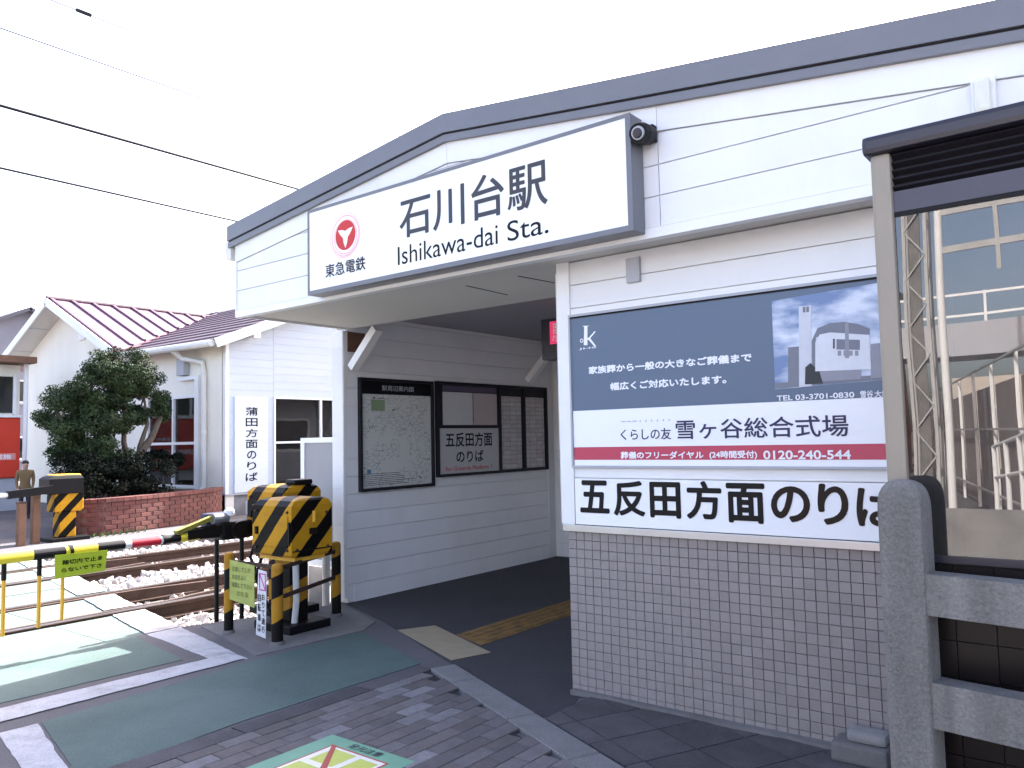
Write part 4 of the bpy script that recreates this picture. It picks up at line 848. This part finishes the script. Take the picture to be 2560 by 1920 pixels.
def window(parent, fr, u0, u1, z0, z1, vs_, hs_, w=.045, depth=.9):
    wn = slab('window', rect(u0, u1, z0, z0+w), fr, -.06, .02, TRIM, parent)
    slab('frame', rect(u0, u1, z1-w, z1), fr, -.06, .02, TRIM, wn)
    for u in [u0]+list(vs_)+[u1-w]: slab('frame', rect(u, u+w, z0+w, z1-w), fr, -.06, .018, TRIM, wn)
    us = [u0]+list(vs_)+[u1-w]; zs = [z0]+list(hs_)+[z1-w]
    for a, b in zip(us[:-1], us[1:]):
        for c in hs_: slab('frame', rect(a+w, b, c, c+w), fr, -.06, .014, TRIM, wn)
        for c, d_ in zip(zs[:-1], zs[1:]): slab('pane', rect(a+w, b, c+w, d_), fr, -.045, -.038, GLW, wn)
    slab('room_back', rect(u0-.3, u1+.3, z0-.3, z1+.2), fr, -depth-.05, -depth, ROOM, parent)
    return wn
window(fb, FX(XF), 10.75, 13.4, .40, 2.55, (12.04,), (1.50,))
vsn = thing('vertical_sign', 'tall narrow white platform sign with vertical black characters on the far house', 'sign', (XF+.02, 10.17, .46))
slab('panel', rect(9.76, 10.58, .47, 2.53), FX(XF), .0005, .03, plain('far_sign_face', (.60, .65, .70)), vsn, bev=.006)
text('蒲田方面のりば', FX(XF), (10.02, 10.32, .68, 2.33), .030, INKB, vsn, .02, vertical=True)
# -Y walls, cream render
WY = FY(YC)
fwall = slab('front_wall', rect(-19.2, -18.5, -.05, 3.75), WY, -.2, 0, CREAM, fb)
slab('front_wall', rect(-16.2, XF-.017, -.05, 3.75), WY, -.2, 0, CREAM, fb); slab('front_wall', rect(-18.5, -16.2, 2.62, 3.75), WY, -.2, 0, CREAM, fb); slab('front_wall', rect(-18.5, -16.2, -.05, .56), WY, -.2, 0, CREAM, fb)
window(fb, WY, -18.5, -16.2, .56, 2.62, (-17.36,), (1.52,), w=.06)
GPK, GZ, GE = -22.8, 5.50, (-19.15, -26.35)
def groof(x): return GZ-.45*abs(x-GPK)
slab('gable_wall', [(-25.4, -.05), (-19.2, -.05), (-19.2, groof(-19.2)-.12), (GPK, GZ-.12), (-25.4, groof(-25.4)-.12)], WY, -.2, .0, CREAM, fb)
slab('gable_vent', rect(-22.1, -21.75, 4.35, 4.8), WY, 0, .05, TRIM, fb); slab('left_wall', rect(YC+.2, 16, -.05, 4.1), Frame((-25.4, 0, 0), (0, 1, 0), (0, 0, 1)), 0, .2, CREAM, fb)
yg = 9.0
gr_ = poly3('gable_roof', [(GPK, yg, GZ), (GE[0], yg, groof(GE[0])), (GE[0], 9.3, groof(GE[0])), (GPK, 13.75, GZ)], .10, PURP, fb)
poly3('gable_roof', [(GPK, yg, GZ), (GPK, 15, GZ), (GE[1], 15, groof(GE[1])), (GE[1], yg, groof(GE[1]))], .10, PURP, fb)
for k in range(9):
    y = yg+.1+k*.55
    xe = GE[0] if y < 9.3 else GE[0]+(GPK-GE[0])*(y-9.3)/(13.75-9.3)
    if xe-GPK > .15: mesh('seam', *bar_geo((GPK+.03, y, GZ+.012), (xe, y, groof(xe)+.018), .085, .06), SEAM, gr_)
tube('ridge_cap', [(GPK, yg-.01, GZ+.02), (GPK, 13.8, GZ+.02)], .06, BROWN, fb, n=8)
for s_, xe in ((1, GE[0]), (-1, GE[1])):
    bar('bargeboard', (GPK, yg-.02, GZ-.09), (xe, yg-.02, groof(xe)-.09), .04, .20, TRIM, fb, side=(0, 1, 0))
    a = Vector((GPK, 0, GZ-.125)); b = Vector((xe, 0, groof(xe)-.125))
    sfg = [(GPK, yg, GZ-.13), (xe, yg, groof(xe)-.13), (xe, YC, groof(xe)-.13), (GPK, YC, GZ-.13)]
    poly3('eave_soffit', sfg, .012, SOFFIT, fb)
    for q in (.33, .66): c = a.lerp(b, q); bar('soffit_joint', (c.x, yg+.02, c.z-.02), (c.x, YC, c.z-.02), .03, .012, GREYP, fb)
mr_ = poly3('main_roof', [(-14.85, 9.15, mroof(9.15)), (-14.85, 14.7, mroof(14.7)), (-23.6, 14.7, mroof(14.7)), (-22.8, 13.72, mroof(13.72)), (-19.3, 9.15, mroof(9.15))], .11, BROWN, fb)
poly3('main_roof', [(-14.85, 14.7, mroof(14.7)), (-26, 14.7, mroof(14.7)), (-26, 20, 3.8), (-14.85, 20, 3.8)], .11, BROWN, fb)
for k in range(12):
    y = 9.3+k*.42; xl = -19.3-(y-9.15)*(3.5/4.57)
    mesh('batten', *bar_geo((max(xl, -22.7)+.1, y, mroof(y)+.008), (-14.86, y, mroof(y)+.008), .035, .03), BROWN, mr_)
bar('bargeboard', (-14.83, 9.10, mroof(9.10)-.085), (-14.83, 14.7, mroof(14.7)-.085), .04, .19, TRIM, fb, side=(1, 0, 0)); box('purlin_end', (-15.15, -14.82), (10.0, 10.16), (3.78, 3.93), TRIM, fb)
tube('gutter', [(-19.2, 9.08, 3.66), (-14.95, 9.08, 3.60)], .075, PIPE, fb, n=10)
dp = tube('downpipe', [(-16.55, 9.10, 3.58), (-16.5, 9.3, 3.42), (-16.0, 9.50, 3.30), (-15.95, 9.5, 3.0), (-15.93, 9.5, .6), (-15.93, 9.42, .5)], .06, PIPE, fb); tube('downpipe_clip', [(-15.94, 9.5, 1.75), (-15.94, 9.5, 1.80)], .075, PIPE, dp)
box('cable_duct', (-16.28, -16.12), (9.47, 9.568), (.44, 2.95), TRIM, fb); box('cable_duct', (-16.95, -16.12), (9.47, 9.568), (2.95, 3.03), TRIM, fb); box('meter_box', (-16.95, -16.65), (9.42, 9.568), (3.06, 3.45), GREYP, fb, bev=.01)
box('eave_beam', (-19.35, -19.15), (8.8, 9.3), (3.55, 3.72), WOOD, fb)
slab('back_wall', rect(-25.4, XF-.2, -.05, 4.0), FY(19.8), 0, .2, CREAM, fb); slab('floor', rect(-25.2, XF-.2, YC+.2, 19.6), FG(0), .02, .3, CONCD, fb)
box('service_box', (XF+.03, XF+.12), (10.02, 10.14), (.0, .28), TRIM, fb)
# ------------------------------------------------------------------ brick planter
pl_ = thing('brick_planter', 'curved red brick planter below the tree beyond the tracks', 'planter', (-15.2, 7.3, 0))
path = [(-15.16, 9.45), (-14.72, 9.0), (-14.35, 8.1), (-14.08, 7.1), (-13.98, 6.45), (-14.08, 6.12), (-14.4, 6.05), (-15.0, 6.30), (-16.2, 6.85), (-18.2, 7.75), (-19.4, 8.3)]
def resample(pth, st_):
    P = [Vector((a, b, 0)) for a, b in pth]; out = [P[0]]; 
    dense = []
    for a, b in zip(P[:-1], P[1:]):
        for k in range(40): dense.append(a.lerp(b, k/40))
    dense.append(P[-1]); acc = 0
    for a, b in zip(dense[:-1], dense[1:]):
        acc += (b-a).length
        if acc >= st_: out.append(b); acc = 0
    return out
bp_ = resample(path, .11); PH = .60
bkm = bpy.data.meshes.new('brick'); v, f = slab_geo(rect(-.104, .104, -.0345, .0345), Frame((0, 0, 0), (1, 0, 0), (0, 0, 1)), -.04, .012, .004); bkm.from_pydata([tuple(q) for q in v], [], f); bkm.materials.append(BRICK)
inner = [p for p in bp_]
core_v = [(p.x, p.y, 0) for p in bp_]+[(p.x, p.y, PH-.02) for p in bp_]; nb_ = len(bp_); cen = Vector((-16.6, 8.6, 0))
back = [((p-cen)*.86+cen) for p in bp_]
core_v += [(p.x, p.y, 0) for p in back]+[(p.x, p.y, PH-.02) for p in back]; cf_ = []
for i in range(nb_-1): cf_ += [(i, i+1, nb_+i+1, nb_+i), (2*nb_+i+1, 2*nb_+i, 3*nb_+i, 3*nb_+i+1), (nb_+i, nb_+i+1, 3*nb_+i+1, 3*nb_+i)]
mesh('mortar_core', core_v, cf_, MORTAR, pl_)
nbk = 0
for j in range(7):
    for i in range((j % 2), nb_-2, 2):
        if nbk > 290: break
        a, b = bp_[i], bp_[i+2]; c = (a+b)/2; d_ = (b-a); ang = math.atan2(-d_.y, -d_.x)
        o = link('brick', bkm, None, pl_); o.location = Vector((c.x, c.y, .012+.0385+j*.0775))-pl_.location; o.rotation_euler = (0, 0, ang); nbk += 1
for i in range(0, nb_-1):
    a, b = bp_[i], bp_[i+1]; d_ = (b-a).normalized(); nrm = Vector((-d_.y, d_.x, 0)); 
    if (a-cen).dot(nrm) < 0: nrm = -nrm
    a2 = a+d_*.004; b2 = b-d_*.004
    vs_ = [a2+nrm*.03, b2+nrm*.03, b2-nrm*.19, a2-nrm*.19]
    mesh('cap_brick', *slab_geo([(q.x, q.y) for q in vs_], FG(0), .56, .625), BRICK, pl_)
soilp = [(p.x, p.y) for p in [((q-cen)*.9+cen) for q in bp_]]+[(-19.3, 9.4), (-15.4, 9.45)]
slab('soil', soilp, FG(0), .30, .55, SOIL, pl_)
# ------------------------------------------------------------------ tree and hedge
def leaves(blobs, n, size, seed, shell=.55):
    r = np.random.default_rng(seed); w = np.array([b[3]*b[4]*b[5] for b in blobs]); w = w/w.sum(); P = []
    clumps = []
    for b, q in zip(blobs, w):
        k = max(3, int(46*q*len(blobs)/3)); d = r.normal(size=(k, 3)); d /= np.linalg.norm(d, axis=1)[:, None]
        rad = shell+(1-shell)*r.random(k)**.7; clumps += [(np.array(b[:3])+d[i]*rad[i]*np.array(b[3:6]), .17*min(b[3:6])+.09) for i in range(k)]
    C = np.array([c[0] for c in clumps]); S_ = np.array([c[1] for c in clumps]); idx = r.integers(0, len(C), n)
    off = r.normal(size=(n, 3)); off *= (r.random(n)[:, None]**.4)/np.linalg.norm(off, axis=1)[:, None]
    c = C[idx]+off*S_[idx][:, None]*np.array([1.25, 1.25, .85])
    nn = off+r.normal(size=(n, 3))*.6+np.array([0, 0, .45]); nn /= np.linalg.norm(nn, axis=1)[:, None]
    t = np.cross(nn, r.normal(size=(n, 3))); t /= np.linalg.norm(t, axis=1)[:, None]; b_ = np.cross(nn, t)
    s = size*r.uniform(.6, 1.25, n)[:, None]
    v = np.stack([c-t*s, c+b_*s*.42+nn*s*.12, c+t*s, c-b_*s*.42+nn*s*.12], 1).reshape(-1, 3); fi = np.arange(n*4).reshape(-1, 4)
    return v, fi.tolist(), C
tr = thing('garden_tree', 'rounded evergreen tree with several stems in the brick planter', 'tree', (-15.9, 7.75, .5))
blobs = [(-15.8, 7.75, 2.95, .62, .72, .50), (-15.9, 7.2, 2.65, .6, .6, .5), (-15.9, 8.05, 2.45, .5, .5, .45), (-16.0, 6.75, 2.25, .6, .55, .5), (-15.9, 6.55, 1.9, .5, .45, .45), (-15.8, 7.05, 1.75, .6, .55, .55), (-15.7, 6.8, 1.38, .5, .42, .42), (-15.7, 8.43, 2.2, .16, .14, .22), (-15.7, 7.35, 1.3, .45, .4, .4), (-15.85, 7.5, 2.1, .5, .45, .45), (-16, 7.9, 2.75, .5, .55, .45)]
v, f, C = leaves(blobs, 60000, .032, 3); mesh('crown', v, f, LEAF, tr, kind='stuff')
stems = [((-15.85, 7.85, .5), (-15.8, 7.82, 1.0), (-15.8, 7.7, 1.6), (-15.8, 7.72, 2.3), (-15.8, 7.8, 2.9)), ((-15.8, 7.92, .5), (-15.78, 7.95, 1.0), (-15.75, 8.0, 1.5), (-15.75, 8.15, 1.95), (-15.8, 8.1, 2.5)), ((-15.9, 7.8, .6), (-15.85, 7.6, 1.2), (-15.9, 7.3, 1.7), (-15.9, 7.1, 2.4)), ((-15.75, 7.95, 1.3), (-15.7, 8.2, 1.65), (-15.7, 8.4, 2.1)), ((-15.9, 7.7, 1.1), (-15.9, 7.2, 1.35), (-15.9, 6.7, 1.8), (-15.95, 6.5, 2.2))]
for s_ in stems: mesh('trunk', *tube_geo(s_, [.085-.016*i for i in range(len(s_))], 8), BARK, tr)
bl = []
for c in C[::2]:
    st_ = min((Vector(p) for s_ in stems for p in s_[1:]), key=lambda p: (p-Vector(c)).length); bl.append(tube_geo([st_, st_.lerp(Vector(c), .5)+Vector((0, 0, -.05)), Vector(c)], [.022, .015, .007], 5))
mesh('limb', *join(*bl), BARK, tr, kind='stuff')
hd_ = thing('hedge', 'dense dark clipped hedge along the brick planter under the tree', 'hedge', (-15.2, 7.0, .5))
hb = [(-15.0, 6.42+i*.30, .92, .40, .3, .34) for i in range(6)]+[(-15.35, 6.5+i*.30, 1.15, .4, .3, .25) for i in range(5)]+[(-16.2, 7.2, .9, .5, .3, .35), (-17, 7.6, .9, .5, .3, .35)]
v, f, C = leaves(hb, 26000, .032, 5, .75); mesh('foliage', v, f, LEAFD, hd_, kind='stuff')
for b in hb: mesh('stem', *tube_geo([(b[0], b[1], .5), (b[0]+.03, b[1]+.04, b[2])], [.02, .01], 5), BARK, hd_)
sh = thing('potted_shrub', 'small dark umbrella shaped shrub in front of the far window', 'shrub', (-16.2, 8.75, .55))
v, f, C = leaves([(-16.2, 8.75, 1.22, .38, .38, .16)], 2200, .045, 9, .6); mesh('foliage', v, f, LEAFD, sh, kind='stuff'); tube('stem', [(-16.2, 8.75, .5), (-16.22, 8.74, .9), (-16.2, 8.75, 1.2)], [.022, .016, .01], BARK, sh, n=6)
# grass tuft strip at the planter foot
gv = []; gf = []
for k in range(900):
    t_ = random.random(); i = int((.28+.3*t_)*(nb_-1)); p = bp_[i]; o = (p-cen).normalized(); b = p+o*random.uniform(.03, .28); h_ = random.uniform(.03, .09); a = random.uniform(0, 6.28); w = Vector((math.cos(a), math.sin(a), 0))*.006
    n0 = len(gv); gv += [(b-w)+Vector((0, 0, .001)), (b+w)+Vector((0, 0, .001)), b+Vector((random.uniform(-.02, .02), random.uniform(-.02, .02), h_))]; gf.append((n0, n0+1, n0+2))
go = mesh('grass', gv, gf, mat('grass_blade', (.07, .12, .03), .7, .3, 3), kind='stuff'); tag(go, 'thin green grass growing at the foot of the brick planter', 'grass')
# ------------------------------------------------------------------ red shop, houses behind, person
rs = thing('red_shop', 'small shop with bright red sign band at the left edge beyond the tracks', 'shop', (-23, 7.4, 0))
XS = -22.0; RF = FX(XS); SHR = mat('shop_red', (.62, .045, .02), .45, .06, 2)
slab('wall', rect(4.0, 8.12, 0, 3.6), RF, -1.5, -.05, CREAM, rs); slab('sign_band', rect(4.0, 8.10, .80, 2.28), RF, -.05, .10, SHR, rs, bev=.02)
text('(営業中)', RF, (7.15, 7.62, 1.62, 1.74), .10, PRW, rs, .02); slab('band_line', rect(5.5, 8.0, 1.24, 1.40), RF, .10, .104, plain('shop_pink', (.75, .3, .25)), rs); text('全品特価セール実施', RF, (6.2, 7.9, 1.26, 1.38), .104, PRW, rs, .02)
slab('lower_panel', rect(6.9, 8.10, .0, .79), RF, -.05, .03, GREYP, rs); slab('red_panel', rect(4.0, 6.3, .0, .79), RF, -.05, .05, GREYP, rs); slab('sill_board', rect(4.0, 8.10, 2.285, 2.34), RF, -.05, .14, TRIM, rs)
slab('window', rect(4.2, 7.95, 2.40, 3.30), RF, -.05, -.02, GLW, rs)
for y in (5.6, 6.5, 7.2, 7.95): slab('window_frame', rect(y, y+.07, 2.36, 3.36), RF, -.05, .03, TRIM, rs)
slab('canopy', rect(3.9, 8.3, 3.62, 3.78), RF, -1.6, .5, WOOD, rs); tube('post', [(XS+.16, 8.18, 0), (XS+.16, 8.18, 3.62)], .055, TRIM, rs)
def house(label, x0, x1, y0, y1, hw_, hr, wm, rm, axis='x', n=(3, 2)):
    t = thing('house', label, 'house', ((x0+x1)/2, (y0+y1)/2, 0), 'houses behind the far platform')
    slab('wall', rect(y0, y1, 0, hw_), FX(x1), -(x1-x0), 0, wm, t)
    ym = (y0+y1)/2
    for a in ((y0-.4), (y1+.4)): poly3('roof', [(x0-.4, ym, hr), (x1+.5, ym, hr), (x1+.5, a, hw_-.1), (x0-.4, a, hw_-.1)], .15, rm, t)
    slab('gable', [(y0, hw_), (y1, hw_), (ym, hr-.1)], FX(x1), -(x1-x0), -.01, wm, t)
    for i in range(n[0]):
        for j in range(n[1]):
            u = y0+(i+.5)*(y1-y0)/n[0]; z = 1.0+j*2.7
            wd = slab('window', rect(u-.55, u+.55, z, z+1.1), FX(x1), .0, .04, TRIM, t); slab('pane', rect(u-.48, u+.48, z+.07, z+1.03), FX(x1), .04, .045, GLW, wd); slab('sill', rect(u-.6, u+.6, z-.08, z-.01), FX(x1), 0, .1, GREYP, wd)
    return t
GRW = mat('house_grey', (.22, .22, .25), .8, .1, 1); TANR = mat('house_tan_roof', (.33, .25, .2), .7, .1, 2); GRR = mat('house_grey_roof', (.10, .10, .12), .6, .1, 2)
house('grey two storey house with dark roof behind the white gable', -52, -42, 13.2, 18.2, 7.0, 8.3, GRW, GRR)
house('house with tan roof farther left behind the grey house', -66, -56, 15, 24, 8.4, 9.9, CREAM, TANR, n=(4, 3))
pe = thing('person', 'small person in a tan jacket standing behind the far gate machine', 'person', (-18.9, 7.10, 0))
def person(cx, cy, H, parent):
    k = H/1.7; ks = [('pel', (0, 0, .92), .13), ('wai', (0, 0, 1.08), .125), ('che', (0, 0, 1.30), .155), ('nec', (0, 0, 1.45), .055), ('hd1', (.02, 0, 1.53), .075), ('hd2', (.02, 0, 1.62), .095), ('hd3', (.01, 0, 1.69), .06)]
    for s_, n_ in ((1, 'l'), (-1, 'r')): ks += [('sh'+n_, (0, .19*s_, 1.40), .065), ('el'+n_, (.0, .215*s_, 1.13), .048), ('wr'+n_, (.08, .19*s_, .92), .035), ('ha'+n_, (.12, .17*s_, .85), .035), ('hi'+n_, (0, .09*s_, .88), .10), ('kn'+n_, (.02, .10*s_, .48), .065), ('an'+n_, (0, .10*s_, .09), .045), ('to'+n_, (.14, .11*s_, .04), .04)]
    ix = {q[0]: i for i, q in enumerate(ks)}; ed = [('pel', 'wai'), ('wai', 'che'), ('che', 'nec'), ('nec', 'hd1'), ('hd1', 'hd2'), ('hd2', 'hd3')]
    for n_ in 'lr': ed += [('che', 'sh'+n_), ('sh'+n_, 'el'+n_), ('el'+n_, 'wr'+n_), ('wr'+n_, 'ha'+n_), ('pel', 'hi'+n_), ('hi'+n_, 'kn'+n_), ('kn'+n_, 'an'+n_), ('an'+n_, 'to'+n_)]
    me = bpy.data.meshes.new('body'); me.from_pydata([Vector(q[1])*k for q in ks], [(ix[a], ix[b]) for a, b in ed], []); me.update()
    o = bpy.data.objects.new('body_tmp', me); COL.objects.link(o); md = o.modifiers.new('s', 'SKIN'); o.modifiers.new('u', 'SUBSURF').levels = 2
    for i, sv in enumerate(me.skin_vertices[0].data): sv.radius = (ks[i][2]*k, ks[i][2]*k); sv.use_root = (i == 0)
    m2 = bpy.data.meshes.new_from_object(o.evaluated_get(bpy.context.evaluated_depsgraph_get())); bpy.data.objects.remove(o)
    for q in (SKIN, JACKET, TROUS): m2.materials.append(q)
    for p in m2.polygons:
        z = p.center.z/k; p.material_index = 0 if z > 1.46 or (p.center.x/k > .09 and z < .92 and abs(p.center.y)/k > .13 and z > .75) else 1 if z > .86 else 2
    m2.shade_smooth(); b = bpy.data.objects.new('body', m2); COL.objects.link(b); b.parent = parent
    hv = []; hf = []
    for i in range(6):
        for j in range(14):
            th = math.pi*.5*(1-i/5); ph = 2*math.pi*j/14; hv.append(Vector((.005+.10*math.cos(th)*math.cos(ph)-.012, .10*math.cos(th)*math.sin(ph), 1.635+.11*math.sin(th)-(.05 if i == 0 and abs(ph-math.pi) < 2 else 0)))*k)
    for i in range(5):
        for j in range(14): hf.append((i*14+j, i*14+(j+1) % 14, (i+1)*14+(j+1) % 14, (i+1)*14+j))
    m3 = bpy.data.meshes.new('hair'); m3.from_pydata(hv, [], [q[::-1] for q in hf]); m3.update(); m3.shade_smooth(); h_ = link('hair', m3, HAIR, parent)
    parent.rotation_euler = (0, 0, R(-20))
person(0, 0, 1.23, pe)

# ================================================================== ACROSS THE ROAD (seen mirrored in the booth glass)
ms = thing('lattice_mast', 'steel lattice mast across the road, mirrored in the booth glass', 'mast', (-2.68, -9.3, 0))
STL = mat('galvanised', (.42, .42, .41), .6, .12, 4, dirt=.2, dcol=(.25, .22, .2)); TANB = mat('tan_wall', (.52, .46, .40), .8, .08, 1.5)
for dx in (-.17, .17):
    for dy in (-.17, .17): bar('leg', (-2.68+dx, -9.3+dy, 0), (-2.68+dx*.8, -9.3+dy*.8, 11), .05, .05, STL, ms, side=(1, 0, 0))
for k in range(26):
    a = 1 if k % 2 else -1; bar('lacing', (-2.68-.15*a, -9.12, .3+k*.4), (-2.68+.15*a, -9.12, .7+k*.4), .045, .02, STL, ms, side=(0, 1, 0))
bar('cable_rack', (-2.68, -9.15, 0), (-2.68, -9.15, 10), .16, .03, CONCD, ms, side=(1, 0, 0))
ut = thing('utility_pole', 'pale concrete utility pole across the road, mirrored in the booth glass', 'pole', (-2.33, -9.1, 0)); tube('shaft', [(-2.33, -9.1, 0), (-2.33, -9.1, 11)], [.06, .05], TRIM, ut, n=14)
for z in (4.3, 4.9, 5.5, 6.1): bar('cross_arm', (-2.3, -9.1, z), (3.5, -9.1, z+.15), .05, .10, STL, ut, side=(0, 1, 0))
for x in (-1.55, -.9, -.2): bar('strut', (x, -9.1, 3.9), (x, -9.1, 7.2), .06, .06, STL, ut, side=(0, 1, 0))
fbz = thing('footbridge', 'white railed footbridge across the road, mirrored in the booth glass', 'bridge', (1, -20, 0))
slab('girder', rect(-9, 14, 3.3, 4.1), FY(-19), -1.8, 0, GREYP, fbz)
for x in (-8.5, 13.5): box('pier', (x-.4, x+.4), (-20.4, -19.3), (0, 3.3), CONC, fbz)
for x in range(-9, 15): box('rail_post', (x-.03, x+.03), (-19.08, -19.02), (4.1, 5.1), TRIM, fbz)
for z in (4.5, 5.05): bar('rail', (-9, -19.05, z), (14, -19.05, z), .06, .06, TRIM, fbz)
ab = thing('apartment_block', 'pale apartment block across the road, mirrored in the booth glass', 'building', (0, -34, 0))
slab('wall', rect(-7, 16, 0, 9), Frame((0, -30, 0), (-1, 0, 0), (0, 0, 1)), -8, 0, TANB, ab) if 0 else box('wall', (-5.6, 16), (-38, -30), (0, 3.5), TANB, ab)
for i in range(9):
    for j in range(1):
        x = -4.4+i*2.3; wd = box('window', (x-.7, x+.7), (-30, -29.94), (1+j*2.6, 2.4+j*2.6), TRIM, ab); box('pane', (x-.6, x+.6), (-29.94, -29.93), (1.1+j*2.6, 2.3+j*2.6), STL, wd)
rb = thing('brick_chimney', 'red brick tower across the road, mirrored in the booth glass', 'tower', (-7.2, -26, 0)); box('shaft', (-8.2, -6.6), (-27, -25.5), (0, 6.2), mat('red_brick', (.3, .1, .07), .9, .2, 4), rb); box('cap', (-8.3, -6.5), (-27.1, -25.4), (6.2, 6.5), CONC, rb)
ff = thing('mesh_fence', 'brown board fence with pale posts across the road, mirrored in the booth glass', 'fence', (-1.2, -5, 0))
A_, B_ = Vector((-7.2, -31, 0)), Vector((.45, -1.6, 0)); FEN = mat('fence_brown', (.24, .2, .185), .8, .15, 3); FDn = (B_-A_).normalized()
NF = 13
for k in range(NF+1):
    p = A_.lerp(B_, k/NF); bar('post', p, p+Vector((0, 0, 2.6)), .05, .05, TRIM, ff, side=(1, 0, 0))
    if k < NF:
        q_ = A_.lerp(B_, (k+1)/NF); mesh('board', *bar_geo(p+Vector((.06, 0, 1.15)), q_.lerp(p, .12)+Vector((.06, 0, 1.15)), .02, 2.2), FEN, ff)
        for z in (.4, 1.5, 2.58): mesh('rail', *bar_geo(p+Vector((-.05, 0, z)), q_+Vector((-.05, 0, z)), .03, .035), STL, ff)
hr = thing('handrail', 'white tube handrail on a ramp across the road, mirrored in the booth glass', 'railing', (-1.1, -5, 0))
HA, HB = Vector((-1.5, -7.1, .42)), Vector((-.2, -2.6, .85))
for k in range(7):
    p = HA.lerp(HB, k/6); tube('post', [p-Vector((0, 0, .02)), p+Vector((0, 0, .85))], .028, TRIM, hr)
for z in (.45, .85): tube('rail', [HA+Vector((0, 0, z)), HB+Vector((0, 0, z))], .022, TRIM, hr)
rmp = mesh('ramp', *slab_geo([(-7.6, 0), (-2.2, 0), (-2.2, .88), (-7.6, .37)], Frame((0, 0, 0), (0, 1, 0), (0, 0, 1)), -1.75, .6), CONC); rmp['kind'] = 'structure'
